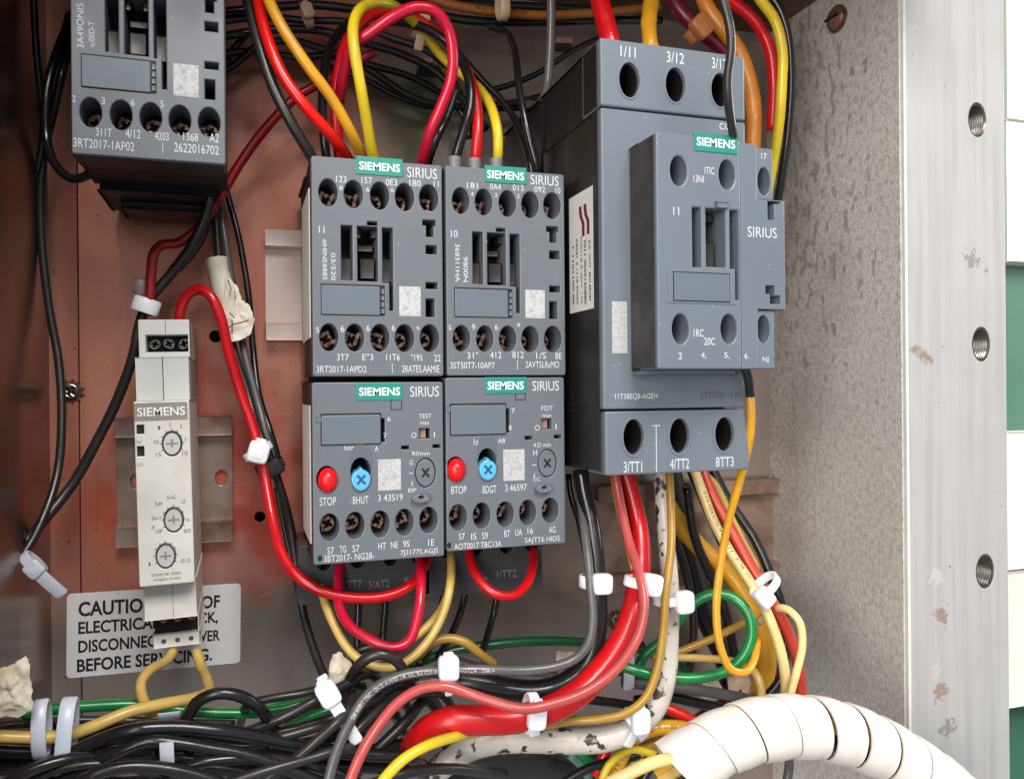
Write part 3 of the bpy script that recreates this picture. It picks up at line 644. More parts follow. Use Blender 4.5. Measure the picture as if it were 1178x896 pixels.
fo, fi = D.R(Z5, 476,100,722,222), D.R(Z5, 494,108,704,216)
D.plate('cover_frame', fo, [fi], HA+.3, .5, GREYB, .12)
D.plate('cover_gap', fi, [], HA+.04, .06, PIT, .003)
D.plate('flip_cover', rect(fi[0][0]+.35, fi[0][1]+.25, fi[2][0]-.35, fi[2][1]-.3, .3), [], HA+.5, .8, COVER, .2)
brand(D, Z4, (571,431,730,499), 'SIEMENS', .018, (652,463), 142, 32, HA)
D.text('marking', Z4, [('ITIC',628,565,36,26),('13NI',588,595,38,26),('11',505,713,22,30)], HA, PRINT, .005)
D.text('marking', Z4, [('SIRIUS',822,792,108,38)], HA-.4, PRINT, .0)
D.text('marking', Z4, [('17',828,512,20,22)], HA-1.6, PRINT, .005)
D.text('marking', Z5, [('1RC',588,330,38,28),('20C',628,361,40,28),('2',520,414,14,24),('4,',606,413,20,24),('5,',692,413,20,24)], HA, PRINT, .005)
D.text('marking', Z5, [('6.',764,414,16,20)], HA-.4, PRINT, .005)
D.text('marking', Z5, [('NJ',834,429,22,22)], HA-1.6, PRINT, .005)
# ---------------------------------------------------------------- narrow white timer relay
HT = 64.0
D = Dev('timer_relay', (153.4, 462), HT, 60, 'narrow white timer relay with three round dials standing over the caution label', 'timer relay', tilt=R(1.25))
T1 = lambda x, y: (140+x/4.264, 350+y/4.264); T2 = lambda x, y: (140+x/4.264, 550+y/4.264)
TW = D.q(217.6, 465)[0]; TH = D.q(160, 675.5)[1]
D.plate('front_face', rect(0, 0, TW, TH, .5), [ell(*D.q(*c_), *D.sz(*c_, 11.9, 14.6)) for c_ in (T1(247,683), T2(255,204), T2(216,381))]+[D.R(T1, 73,592,109,636), D.R(T1, 75,697,110,746)], HT, 4, IVORY, .35)
D.box('body', .3, TW-.2, .3, TH-.3, 10, HT-4.1, IVORY, .3)
v_up = D.q(158, 411.7, 56)[1]
D.box('upper_step', .2, TW/2+.2-.12, v_up, -.1, 10, 57, WHITEP, .3); D.box('upper_step', TW/2+.2+.12, TW-.1, v_up, -.1, 10, 57, WHITEP, .3)
v_tp = D.q(165, 367.8, 47)[1]
win = D.R(T1, 118,150,326,234, h=47)
D.plate('top_terminal_cover', rect(.4, v_tp, TW-.1, v_up-.1, .4), [win], 47, 8, WHITEP, .3)
D.box('top_body', .6, TW-.4, v_tp+.5, v_up-.1, 10, 38.9, PIT, .3)
D.plate('top_shell', rect(TW-.5, v_tp+.4, TW-.1, -.2), [], 46, 36, WHITEP, .05)
D.plate('cover_seam', rect(TW*.53, v_tp+.4, TW*.53+.2, win[0][1]-.3), [], 47.03, .05, GINK, .003)
for x, y in ((152,193),(222,190),(296,190)):
    c_ = D.q(*T1(x, y), 47); o = link('terminal_screw', SCR, None, D.e); o.location = Vector((c_[0]+.3, -41, -c_[1]))/1000; o.rotation_euler = (0, x, 0); o.scale = (.68, 1, .8); o.data = SCRS
v_l0, v_l1 = TH+.1, D.q(170, 714, 56)[1]; v_l2 = D.q(174, 731, 47)[1]; v_l3 = D.q(176, 746, 47)[1]
D.box('lower_step', .5, TW-.1, v_l0, v_l1, 10, 56, IVORY, .3)
D.plate('seam', rect(TW*.55, v_l0+.4, TW*.55+.15, v_l1-.4), [], 56.03, .05, GINK, .003)
D.box('terminal_well', 2.6, TW-.3, v_l1+.05, v_l2, 10, 45, PIT, .2)
D.box('bottom_bar', 2.2, TW, v_l2+.05, v_l3, 10, 47, IVORY, .4)
D.box('side_shell', TW-.4, TW, v_l1+.05, v_l2, 10, 47, IVORY, .1)
for k in range(3):
    o = link('terminal_screw', SCR, None, D.e); o.location = Vector((5.6+k*4.9, -45.1, -(v_l1+2.4)))/1000; o.rotation_euler = (0, k, 0); o.scale = (.6,)*3
    D.plate('bar_hole', ell(5.6+k*4.7, v_l2+2.6, .9, .9, 12), [], 47.03, .05, GINK, .003)
D.plate('brand_band', D.R(T1, 61,482,324,570), [], HT+.05, .08, BAND, .01)
D.text('lettering', T1, [('SIEMENS',194,525,236,44)], HT+.1, PRINTW, .018)
for c_, a0 in ((T1(247,683), 0), (T2(255,204), .3), (T2(216,381), .1)):
    x, v = D.q(*c_); rx, ry = D.sz(*c_, 10.6, 13.2)
    o = D.plate('dial', ell(x, v, rx, ry), [], HT+.3, 3, WHITEP, .3)
    D.plate('dial_ring', ell(x, v, rx+.05, ry+.05), [ell(x, v, rx-.28, ry-.28)], HT+.36, .1, GINK, .005, par=o)
    D.plate('dial_slot', rect(x-1.9, v-.35, x+1.9, v+.35), [], HT+.34, .06, BAND, .003, par=o)
    D.plate('dial_slot', rect(x-.35, v-1.6, x+.35, v+1.3), [], HT+.37, .06, BAND, .003, par=o)
    ticks = bmesh.new()
    for k in range(9):
        a = math.pi*(-1.15+1.3*k/8)
        for rr0, rr1 in ((1.12, 1.32),):
            pts_ = [(x+math.cos(a)*rx*rr0-math.sin(a)*.14*s_, v+math.sin(a)*ry*rr0+math.cos(a)*.14*s_) for s_ in (-1, 1)]+[(x+math.cos(a)*rx*rr1-math.sin(a)*.14*s_, v+math.sin(a)*ry*rr1+math.cos(a)*.14*s_) for s_ in (1, -1)]
            ticks.faces.new([ticks.verts.new(Vector((p_[0], -(HT+.04), -p_[1]))/1000) for p_ in pts_])
    link('dial_scale', finish(ticks, 0), GINK, D.e)
for (x0, y0, x1, y1) in ((73,592,109,636), (75,697,110,746)):
    q = D.R(T1, x0, y0, x1, y1); D.box('indicator_lamp', q[0][0]+.2, q[2][0]-.2, q[0][1]+.3, q[2][1], HT-3.8, HT-.8, PIT, .15)
D.text('marking', T1, [('1',183,605,10,18),('2',238,590,10,20),('3',290,598,10,20),('05',171,676,24,18),('7',313,664,10,20),('15',180,738,26,20),('10',310,730,26,20),('nor',86,676,24,14),('U1',91,786,26,18)], HT, GINK, 0.)
D.text('marking', T2, [('Sdt',182,124,38,20),('SstL',245,92,46,20),('25',303,113,20,20),('Secr',172,194,50,20),('4k',326,203,20,16),('10P',184,260,34,22),('800',322,258,34,20),('1',137,422,8,18),('10.10',313,404,46,20),
 ('bvente ner dstam',219,467,142,20),('timtgats strebe',222,494,136,18)], HT, GINK, 0.)
# ---------------------------------------------------------------- caution label
pl = [U(x, y, .3) for x, y in ((76.5,683),(277,668.5),(276,764),(77,780))]
cx = sum(p.x for p in pl)/4; cz_ = sum(p.z for p in pl)/4
til = math.atan2((pl[1].z-pl[0].z+pl[2].z-pl[3].z), (pl[1].x-pl[0].x+pl[2].x-pl[3].x))
D = Dev('caution_label', (77, 683), .3, 30, 'white caution sticker with bold black warning text on the panel behind the timer relay', 'label', tilt=til)
x1 = D.q(277, 668.5)[0]; v1 = D.q(77, 780)[1]
D.plate('sticker', rect(0, 0, x1, v1, 1.8), [], .42, .2, LABELW, .03)
LZ = lambda x, y: (x/2.945, 660+y/2.945)
D.text('warning_text', LZ, [('CAUTION',398,111,262,50),('RISK OF',660,98,172,44),('ELECTRICAL',405,173,276,42),('SHOCK,',664,154,150,44),('DISCONNECT',414,235,294,42),('POWER',678,212,136,38),('BEFORE SERVICING.',495,291,458,44)], .43, INK, .028)
# ================================================================ wires
ZU = lambda x, y: (240+x/2.805, y/2.805)
ZT = lambda x, y: (600+x/3.465, y/3.465)
ZQ = lambda x, y: (660+x/2.517, 540+y/2.517)
Z8 = lambda x, y: (360+x/2.945, 640+y/2.945)
Z7 = lambda x, y: (x/2.945, 660+y/2.945)
Z5L = lambda x, y: (x/2.239, 160+y/2.239)
def spline(P, per=7):
    out = []
    for i in range(len(P)-1):
        p0 = P[i-1] if i else P[0]*2-P[1]; p1, p2 = P[i], P[i+1]; p3 = P[i+2] if i+2 < len(P) else P[-1]*2-P[-2]
        d1 = max((p1-p0).length, 1e-6)**.5; d2 = max((p2-p1).length, 1e-6)**.5; d3 = max((p3-p2).length, 1e-6)**.5
        m1 = (p1-p0)/d1-(p2-p0)/(d1+d2)+(p2-p1)/d2; m2 = (p2-p1)/d2-(p3-p1)/(d2+d3)+(p3-p2)/d3; m1 *= d2; m2 *= d2
        n = max(3, min(14, int((p2-p1).length/.0022)))
        for k in range(n):
            t = k/n; t2 = t*t; t3 = t2*t
            out.append(p1*(2*t3-3*t2+1)+m1*(t3-2*t2+t)+p2*(-2*t3+3*t2)+m2*(t3-t2))
    out.append(P[-1]); return out
def frames(path):
    T = [(path[min(i+1, len(path)-1)]-path[max(i-1, 0)]).normalized() for i in range(len(path))]
    n = Vector((0, -1, 0)); n = (n-T[0]*n.dot(T[0])).normalized(); N_ = []
    for t in T:
        n = n-t*n.dot(t); n = n.normalized() if n.length > 1e-6 else Vector((1, 0, 0)); N_.append(n.copy())
    return T, N_
def tube_bm(bm, path, r, seg=12, wob=.02, cap=True, rf=None):
    T, N_ = frames(path); rows = []; sd = random.random()*100
    for i, (p, t, n) in enumerate(zip(path, T, N_)):
        b_ = t.cross(n); rr = r*(1+wob*noise.noise(Vector((i*.35+sd, 0, 0)))*2)
        if rf: rr = r*rf(i/(len(path)-1))
        rows.append([bm.verts.new(p+(n*math.cos(2*math.pi*j/seg)+b_*math.sin(2*math.pi*j/seg))*rr*(1 if wob < .05 else 1+wob*noise.noise(Vector((i*.5, j*.9, sd))))) for j in range(seg)])
    for a, c in zip(rows, rows[1:]):
        for j in range(seg): bm.faces.new((a[j], a[(j+1) % seg], c[(j+1) % seg], c[j]))
    if cap: bm.faces.new(rows[0][::-1]); bm.faces.new(rows[-1])
def text_on(path, r, st, start, hgt, m, parent, th0=0., bold=0., space=1.):
    """print wrapped on the insulation: start 0..1 along the path, hgt in mm"""
    vs_, fs = text_geo(st, bold); b1 = max(b for a, b in vs_); k = hgt/1000/max(b1, .01)
    T, N_ = frames(path); S = [0]
    for a, c in zip(path, path[1:]): S.append(S[-1]+(c-a).length)
    s0 = start*S[-1]; bm = bmesh.new(); nv = []; i = 0
    for a, b_ in vs_:
        s = min(max(s0+a*k*space, 0), S[-1]-1e-6); lo = 0; hi = len(S)-1
        while hi-lo > 1:
            md = (lo+hi)//2
            if S[md] <= s: lo = md
            else: hi = md
        f = (s-S[lo])/max(S[hi]-S[lo], 1e-9); c = path[lo].lerp(path[hi], f); t = T[lo].lerp(T[hi], f).normalized(); n = Vector((0, -1, 0)); n = (n-t*n.dot(t)).normalized()
        bb = n.cross(t)*-1
        up = t.cross(n)*-1
        if up.z < 0 and abs(t.x) > .5 and t.x > 0: up = up
        th_ = (b_-b1/2)*k/r+th0
        nv.append(bm.verts.new(c+(n*math.cos(th_)+up*-math.sin(th_)*-1)*r*1.012))
    for f in fs:
        try: bm.faces.new([nv[i] for i in f])
        except ValueError: pass
    return link('wire_print', finish(bm, 0), m, parent)
PATHS = {}
def wire(m, rpx, pts, label, z=ID, group=None, name='wire', key=None, pr=None, cat=None, wob=.02, taper=None):
    P = []
    for p in pts:
        px, py = z(p[0], p[1]); P.append(U(px, py, p[2]))
    r = rpx*ppx(sum(P, Vector())/len(P)); path = spline(P)
    bm = bmesh.new(); rf = None
    if taper:
        def rf(t):
            x = t*(len(taper)-1); i = min(int(x), len(taper)-2); f = x-i; f = f*f*(3-2*f); return taper[i]*(1-f)+taper[i+1]*f
    tube_bm(bm, path, r, 14 if rpx > 8 else 10, wob, rf=rf)
    o = link(name, finish(bm, 0), W[m] if isinstance(m, str) else m); o.data.shade_smooth()
    tag(o, label, cat or ('cable' if rpx >= 9 else 'wire'), group)
    if key: PATHS[key] = (path, r, o)
    for q in (pr or ()): text_on(path if path[0].x < path[-1].x or abs(path[0].z-path[-1].z) > 2*abs(path[0].x-path[-1].x) else path[::-1], r*(taper[-1] if taper else 1), q[0], q[1], q[2], q[3], o, *(q[4:]))
    return o
GT = 'wires arching down onto the middle contactors'; GL = 'black wires along the left side'; GB = 'black wires in the bottom left bundle'; GK = 'black wires in the shade at the top'
# --- left side
wire('black', 5.2, [(80,18,20),(76,34,28),(62,72,34),(54,108,36),(54,160,36),(64,190,40),(84,206,44),(105,199,48),(116,182,52),(120,165,55)], 'black wire hooking under the lower left corner of the top left contactor', group=GL)
wire('dark', 4.8, [(88,20,18),(80,50,24),(70,90,30),(60,135,24),(50,180,20),(47,258,18),(56,350,18),(68,420,20),(71,490,24),(66,545,28),(52,590,34),(28,636,42),(-20,690,50)], 'long black wire hanging beside the left wall, just left of the star washer screw', group=GL)
wire('black', 4.0, [(38,-15,36),(42,60,34),(50,150,26),(42,200,20)], 'thin dark wire entering at the top edge beside the left wall', group=GL)
wire('dark', 6.0, [(240,170,40),(243,215,40),(238,245,38),(222,280,36),(197,315,34),(172,345,34),(161,372,34),(153,410,34),(134,462,30),(110,510,28),(84,556,28),(46,604,34),(4,655,42),(-30,690,46)], 'brown-black wire slanting down from under the top left contactor to the left edge', group=GL)
wire('dark', 4.2, [(236,200,20),(240,248,24),(228,283,26),(205,310,28)], 'short dark wire beside the red one under the top left contactor', group=GL)
wire('darkred', 5.6, [(430,60,40),(396,82,36),(365,98,34),(341,112,34),(304,150,34),(275,190,34),(256,222,34),(240,246,34),(222,268,34),(204,280,34),(186,282,36),(177,292,38),(174,315,38),(172,345,38),(170,362,36)], 'red wire running from the top arches down to the clear tie above the timer relay')
wire('red', 6.2, [(206,378,30),(208,356,32),(216,339,34),(230,333,36),(243,341,38),(254,365,38),(262,400,36),(276,448,34),(292,495,36),(303,540,40),(312,590,46),(324,636,56),(344,664,62),(374,681,66),(420,688,68),(456,682,68),(478,668,66),(492,640,60),(496,620,55)], 'long red wire looping from the timer relay top under the left overload relay')
wire('dark', 5.0, [(243,195,20),(247,240,22),(251,290,24),(258,350,26),(268,400,28),(284,450,30),(297,495,34),(308,520,36),(322,560,34),(333,600,32),(341,650,34),(350,710,40),(372,775,56),(392,810,70)], 'dark wire running down under the masking tape flag and on to the bottom bundle', key='tapewire')
wire('grey', 4.4, [(252,225,16),(258,270,20),(268,330,22),(280,400,26),(296,460,30),(308,505,34),(318,540,34)], 'brownish grey wire beside the masking tape flag, ending at the angled tie')
wire('black', 3.8, [(254,190,12),(262,225,12),(275,275,14),(286,340,16),(291,400,18),(298,455,24),(312,500,30),(322,535,30)], 'thin glossy black wire on the right of the masking tape flag')
wire('black', 3.8, [(286,38,10),(268,58,10),(257,85,10),(252,130,10),(252,190,8)], 'thin black wire curling in beside the right edge of the top left contactor', group=GL)
wire('black', 3.4, [(318,560,20),(330,620,22),(345,690,30),(360,745,44),(380,790,60)], 'thin black wire behind the long red loop, left of the left relay')
# --- onto contactor 11
wire('dark', 6.4, [(281,-20,66),(285,0,68),(297,48,72),(314,100,74),(336,143,74),(357,178,70),(366,196,62)], 'matt black wire, leftmost of the arching wires into contactor 11', group=GT)
wire('brightred', 6.8, [(293,-20,70),(297,0,72),(308,46,76),(326,88,78),(354,126,78),(382,157,74),(400,182,64),(408,195,58)], 'bright red wire crossing in front of the dark red one into contactor 11', group=GT, pr=[('AWG 600V VW-1 11AW65 SR', .45, 1.0, 0)] if 0 else None)
wire('amber', 6.4, [(303,-20,76),(309,0,78),(326,34,80),(354,76,80),(382,114,78),(404,153,74),(417,182,64),(422,195,58)], 'amber yellow wire crossing from the top edge into contactor 11', group=GT)
wire('black', 5.0, [(420,18,30),(398,30,36),(382,50,42),(373,82,50),(371,125,58),(373,160,62),(376,185,60),(378,200,56)], 'glossy black wire arching behind the red ones at the left of contactor 11', group=GT)
wire('red', 6.4, [(394,200,52),(389,165,56),(386,120,58),(391,76,58),(402,44,56),(420,22,54),(444,13,52),(470,18,50),(500,36,50),(524,60,54),(541,92,60),(549,128,64),(549,160,66),(547,185,64),(546,200,58)], 'red wire arching behind, from contactor 11 over to contactor 10', group=GT)
wire('lemon', 6.0, [(436,200,60),(429,178,68),(422,140,76),(414,95,82),(408,60,84),(406,35,82),(412,14,78),(428,4,72),(450,6,66),(480,30,50),(511,68,44),(540,92,48),(556,108,56),(566,126,62),(572,150,66),(573,175,66),(571,200,58)], 'glossy yellow wire arching over the top from contactor 11 to contactor 10', group=GT)
wire('crimson', 6.6, [(390,118,62),(396,80,70),(404,54,76),(425,39,80),(452,20,84),(478,9,86),(500,13,86),(515,32,84),(521,65,82),(518,95,80),(508,122,78),(495,152,74),(487,182,66),(484,200,58)], 'crimson wire in front, forming the highest arch over contactor 11', group=GT)
wire('black', 4.6, [(526,100,60),(516,130,62),(503,158,64),(494,182,60),(490,198,56)], 'black wire just right of the crimson arch foot at contactor 11', group=GT)
wire('black', 5.6, [(448,24,44),(475,28,50),(502,40,56),(526,62,60),(539,90,64),(541,120,66),(533,152,66),(524,182,64),(521,200,58)], 'glossy black wire arching into the first grey ferrule of contactor 10', group=GT)
wire('black', 4.2, [(528,62,30),(552,90,34),(582,122,40),(600,155,46),(610,188,52),(613,205,52)], 'thin black wire curving down into contactor 10 right of its yellow wire', group=GT)
wire('black', 4.2, [(560,30,30),(582,38,36),(592,58,44),(597,100,52),(606,148,56),(617,190,56),(620,205,54)], 'thin black wire dropping steeply between contactor 10 and the big contactor', group=GT)
wire('clear', 5.0, [(634,-15,60),(634,30,58),(632,75,54),(628,106,50),(620,120,44),(606,120,36)], 'smoky grey tube bending behind at the left of the big contactor top')
FERR = mat('ferrule_grey', L(120,122,124), .45)
for px, py, lb in ((523,186,'grey ferrule sleeve on the black wire at contactor 10'),(546,188,'grey ferrule sleeve on the red wire at contactor 10'),(571,188,'grey ferrule sleeve on the yellow wire at contactor 10')):
    D_ = U(px, py, 65); e = empty('ferrule', D_); tag(e, lb, 'ferrule', 'grey ferrules on contactor 10')
    bm = bmesh.new(); tube_bm(bm, [Vector((0,0,.0016)), Vector((0,0,.0008)), Vector((0,0,-.004))], .0023, 14, 0, rf=lambda t: 1.12 if t < .6 else .95); link('sleeve', finish(bm, 40), FERR, e)
# --- shaded bundle at the top
tops = [([(262,80,14),(300,52,16),(340,48,18),(380,60,18),(430,76,18),(475,90,16),(520,118,14),(545,150,14)],4.2,'black','black wire low in the shaded bundle, passing under the small white clip'),
 ([(270,40,16),(320,34,20),(370,36,22),(420,50,24),(460,62,24),(500,82,24),(530,112,24),(560,150,22)],4.6,'black','black wire through the middle of the shaded bundle behind the arches'),
 ([(285,60,12),(340,66,14),(400,66,16),(430,84,16),(470,110,16),(505,121,16),(560,122,16),(610,115,18),(660,98,20)],4.4,'black','black wire sagging across above contactor 10 towards the big contactor'),
 ([(380,78,10),(420,92,12),(450,108,12),(490,122,12),(540,124,12),(600,124,14),(650,116,14)],3.8,'black','lowest thin black wire sagging behind contactor 10'),
 ([(300,20,18),(350,24,20),(400,26,22),(450,44,24),(490,58,26),(520,80,26)],4.2,'dark','matt black wire close behind the yellow arch at the top'),
 ([(540,108,16),(580,100,18),(620,84,20),(660,58,24),(700,40,24)],3.4,'black','thin black wire rising towards the top of the big contactor'),
 ([(420,8,24),(480,14,26),(540,24,28),(600,26,28),(680,24,28),(760,24,20)],5.0,'black','thick black wire running level under the brown-orange cable at the top'),
 ([(440,-4,22),(520,4,24),(600,8,24),(680,12,24)],5.5,'black','black wire running level along the very top edge'),
 ([(250,16,20),(300,10,24),(360,6,26),(430,12,28),(500,2,28)],5.0,'black','black wire along the top edge above the left arches'),
 ([(480,40,10),(500,66,12),(520,90,14),(534,120,16),(540,160,16)],3.6,'black','thin dark wire bending down behind the crimson arch')]
for P, r, m, lb in tops:
    if P[0][0] < 310: P.insert(0, (200, P[0][1]+14, 18))
    wire(m, r, P, lb, group=GK)
wire('brownorange', 5.2, [(484,-6,34),(520,6,34),(570,14,34),(620,18,34),(690,15,34),(760,8,30)], 'brown-orange printed wire running level along the top edge', pr=[('R8-GD  A7 U86   K1A  NOB7', .2, 1.3, INK)])
wire('ochre', 3.4, [(478,70,14),(500,75,14),(520,92,14),(532,120,12)], 'thin brown wire behind the small white clip')
# --- top right, into the big contactor
wire('red', 11.5, [(686,-25,74),(690,0,76),(697,28,78),(703,55,80),(706,75,78)], 'thick red cable entering the big contactor terminal 1')
wire('amber', 9, [(752,-25,72),(749,5,74),(746,30,78),(748,55,80),(750,75,78)], 'thick amber cable wrapped in tape entering the big contactor terminal 3', wob=.10)
wire('maroon', 9, [(766,-18,44),(783,14,48),(806,36,50),(835,60,52),(850,90,50)], 'dark maroon cable slanting behind the big contactor top')
wire('orange', 9, [(804,-20,54),(812,6,56),(828,30,58),(848,56,58),(861,90,58),(867,125,58),(866,170,58),(860,230,50)], 'thick orange cable bending down behind the right side of the big contactor')
wire('dark', 5.4, [(828,-20,140),(832,2,140),(839,29,140),(841,58,140),(837,90,138),(838,118,136),(843,152,131),(844,160,128)], 'loose grey-black wire hanging in front of terminal hole three of the big contactor')
wire('red', 7, [(812,-22,62),(842,2,64),(868,24,66),(885,56,66),(890,95,64),(888,150,60)], 'red printed wire curving past the upper right of the big contactor', pr=[('T9 8AT X0 UL98 RC', .25, 1.3, INK)])
wire('lemon', 6, [(858,-22,76),(876,2,78),(892,25,78),(900,60,78),(899,105,76),(896,145,72),(888,195,64),(880,240,56)], 'glossy yellow wire, outermost but one at the top right')
wire('black', 5, [(872,-20,70),(895,8,72),(906,40,72),(910,88,70),(907,145,66),(900,200,60),(888,270,50)], 'black wire hugging the galvanised wall at the top right')
wire('amber', 4.8, [(862,448,112),(864,470,112),(863,500,110),(853,545,104),(838,600,98),(828,655,96),(824,705,98),(829,745,100),(841,770,102),(857,773,102),(867,760,98),(872,735,92)], 'yellow wire from under the add-on block making a long hanging loop', key='amb')
wire('black', 5.4, [(853,416,118),(859,428,116),(862,444,113),(863,456,112)], 'short black sleeve end under the add-on block')
# --- below the relays
wire('sand', 5.2, [(362,640,50),(366,660,54),(373,690,60),(386,722,66),(404,750,72),(425,764,76),(450,767,78),(474,756,78),(496,732,76),(511,702,72),(518,672,68),(519,645,60),(518,630,52)], 'pale yellow wire looping below the left overload relay')
wire('crimson', 5.8, [(392,640,56),(389,668,62),(390,696,68),(401,718,74),(425,735,80),(452,745,84),(470,738,84),(480,712,82),(484,680,78),(484,650,70),(482,636,62)], 'crimson wire hanging in a pointed loop below the left overload relay')
wire('red', 5.6, [(539,630,58),(543,650,64),(553,669,70),(570,683,74),(590,685,74),(606,672,70),(613,652,64),(614,630,56)], 'short red loop hanging below the right overload relay')
wire('sand', 5.0, [(378,798,60),(398,776,60),(430,760,60),(462,742,60),(488,724,60),(508,700,56),(522,660,50)], 'sand yellow wire rising from the bottom bundle to between the two relays')
wire('ochre', 5.4, [(478,758,62),(496,740,64),(516,734,64),(536,739,66),(552,752,66),(570,765,62)], 'short mustard wire humped above the square white tie')
for P, lb in (([(413,660,30),(412,705,30),(410,745,34),(404,790,44)],'first black wire hanging straight below the left relay'),([(445,655,30),(443,700,30),(439,740,34),(430,780,44)],'second black wire hanging straight below the left relay'),
  ([(540,652,36),(531,700,38),(519,730,44),(504,756,54)],'black wire slanting down between the relays'),([(577,650,36),(569,700,38),(561,730,44),(552,760,54)],'black wire slanting below the red loop of the right relay'),([(517,650,32),(506,705,34),(496,740,40),(482,765,50)],'black wire close behind the pale yellow loop')):
    wire('black', 4.2, P, lb, group='black wires hanging from the relays')
wire('dark', 6.4, [(398,842,72),(396,812,76),(402,782,82),(418,760,88),(436,752,90),(454,758,90),(466,775,86),(472,800,74)], 'matt black wire curled into an arch left of the square white tie')
wire('dark', 5.0, [(408,750,70),(424,744,72),(445,748,72),(458,760,68)], 'black wire peeping out behind the curled black arch')
# --- below the big contactor
b1 = [(668,540,78),(672,565,80),(680,600,84),(685,640,88),(688,690,92),(686,730,94),(674,764,94),(650,786,94),(618,795,92),(585,793,90),(552,786,88),(520,781,84),(480,783,78),(430,800,70)]
wire('black', 11, b1, 'thick black cable sweeping down from the big contactor and away to the left', taper=(.85,.95,1.15,1.2,1.1))
wire('grey', 5.8, [(664,545,74),(670,590,82),(676,640,92),(680,680,97),(682,712,100),(677,740,102),(661,758,102),(636,767,102),(600,771,101),(560,770,100),(520,770,98),(490,772,96),(462,777,96),(438,787,96),(417,806,97),(400,835,100),(386,868,102),(376,905,104)], 'dark grey printed wire sweeping over the thick black cable and down to the bottom edge',
  pr=[('E8 600V 75C  D12 AWG 14  UL SA CU18 N3IR09 AGTZ6 1258->', .12, 1.35, PRINT, .1),], key='print')
wire('black', 3.6, [(654,545,70),(657,570,72),(666,600,78),(674,640,84),(678,670,86)], 'thin glossy black wire left of the thick black cable')
b2 = [(718,540,78),(727,570,80),(735,610,84),(736,650,90),(731,690,96),(717,732,100),(694,768,102),(664,798,103),(628,818,102),(590,827,101),(550,828,100),(518,829,98),(494,840,92),(477,858,82),(466,884,70),(460,915,60)]
wire('red', 14, b2, 'thick bright red cable, the widest one, sweeping left above the white cable', taper=(.78,.95,1.1,1.15,1.12))
wire('salmon', 6.0, [(707,540,84),(714,580,88),(723,622,96),(736,662,106),(741,698,112),(732,736,116),(708,770,117),(676,794,117),(640,808,117),(602,815,116),(568,807,112),(538,797,108),(512,789,106),(484,792,104),(458,808,104),(434,836,106),(414,870,110),(398,910,112)], 'salmon red thinner wire riding on top of the thick red cable')
wire('ochre', 3.0, [(704,545,80),(712,590,84),(722,630,92),(728,655,98)], 'thin copper coloured wire beside the salmon wire above its tie')
b3 = [(760,540,76),(763,580,78),(767,630,82),(771,680,86),(770,727,88),(766,775,90),(753,814,92),(728,838,92),(696,850,90),(656,852,86),(610,850,82),(570,852,78),(536,862,76),(505,884,74),(480,910,70)]
wire('white', 11.5, b3, 'thick dirty white cable with dark scuffs, under the thick red cable', taper=(.8,.92,1.15,1.3,1.2))
wire('ochre', 5.0, [(770,540,84),(772,590,88),(772,630,94),(766,680,100),(763,725,102),(756,770,103),(742,803,102),(718,821,100),(690,827,98),(655,829,92),(625,835,84)], 'mustard wire riding on the white cable')
wire('amber', 11.0, [(762,572,40),(780,600,42),(806,630,46),(836,655,52),(860,688,58),(876,725,62),(882,762,64),(874,800,62)], 'thick amber yellow cable curving down behind the green loop')
wire('green', 6.2, [(731,772,66),(743,752,68),(760,738,70),(779,716,76),(797,694,80),(820,683,84),(845,688,88),(861,706,92),(865,728,94),(857,752,94),(838,770,92),(806,779,88),(770,779,84),(735,772,80),(700,760,74)], 'bright green wire coiled in an open loop')
wire('darkgreen', 5.2, [(470,766,40),(515,750,42),(560,742,44),(620,737,44),(680,739,44),(720,742,44),(752,752,46),(790,770,46)], 'dark green wire running level low on the panel')
wire('darkgreen', 5.0, [(640,762,36),(690,766,38),(740,780,40),(800,790,40)], 'second dark green wire, lower and further back')
wire('ochre', 4.6, [(762,757,60),(790,746,62),(820,734,64),(850,719,64),(880,706,60)], 'dull yellow wire crossing behind the green loop')
wire('sand', 4.4, [(750,754,62),(780,756,64),(812,757,66),(842,760,66),(858,766,66)], 'pale yellow wire running level inside the green loop')
wire('sand', 5.2, [(864,768,80),(872,780,84),(876,798,86),(868,822,84)], 'short pale yellow wire under the long hanging loop')
wire('pale', 6.0, [(797,535,66),(808,566,70),(823,604,74),(843,640,80),(862,668,86),(880,700,92),(895,738,96),(903,775,98),(902,815,96),(890,850,92)], 'pale yellow printed wire in the right hand bundle', pr=[('3 VW AGX 3 I 7A 19 8EN9B 2 3 1  X1 R8 105C', .1, 1.4, INK)])
wire('orangered', 6.6, [(806,535,62),(816,562,66),(836,600,72),(862,648,80),(886,688,86),(906,726,88),(918,764,90),(921,800,90),(914,840,86)], 'orange-red wire in the right hand bundle against the wall')
wire('black', 5.6, [(818,535,56),(836,572,60),(868,620,68),(886,660,74),(900,700,78),(904,745,80),(897,783,80),(876,806,78),(856,822,74)], 'black wire in the right hand bundle')
wire('pale', 4.6, [(872,716,76),(884,704,82),(896,699,89),(908,702,94),(920,716,98),(923,742,100),(917,770,102),(909,800,104),(904,830,102)], 'thin pale yellow wire bowing out at the right of the bundle')
wire('sand', 5.0, [(806,545,60),(820,555,60),(838,590,62),(855,625,66),(872,655,70)], 'sand yellow wire behind the orange-red one')
wire('grey', 6.2, [(716,784,62),(750,788,64),(790,792,66),(830,798,68),(868,806,68),(900,818,66)], 'grey-black wire running level towards the spiral wrap')
wire('black', 6.0, [(730,806,60),(767,801,62),(800,808,64),(836,816,66),(860,826,64)], 'black wire just under the level grey one')
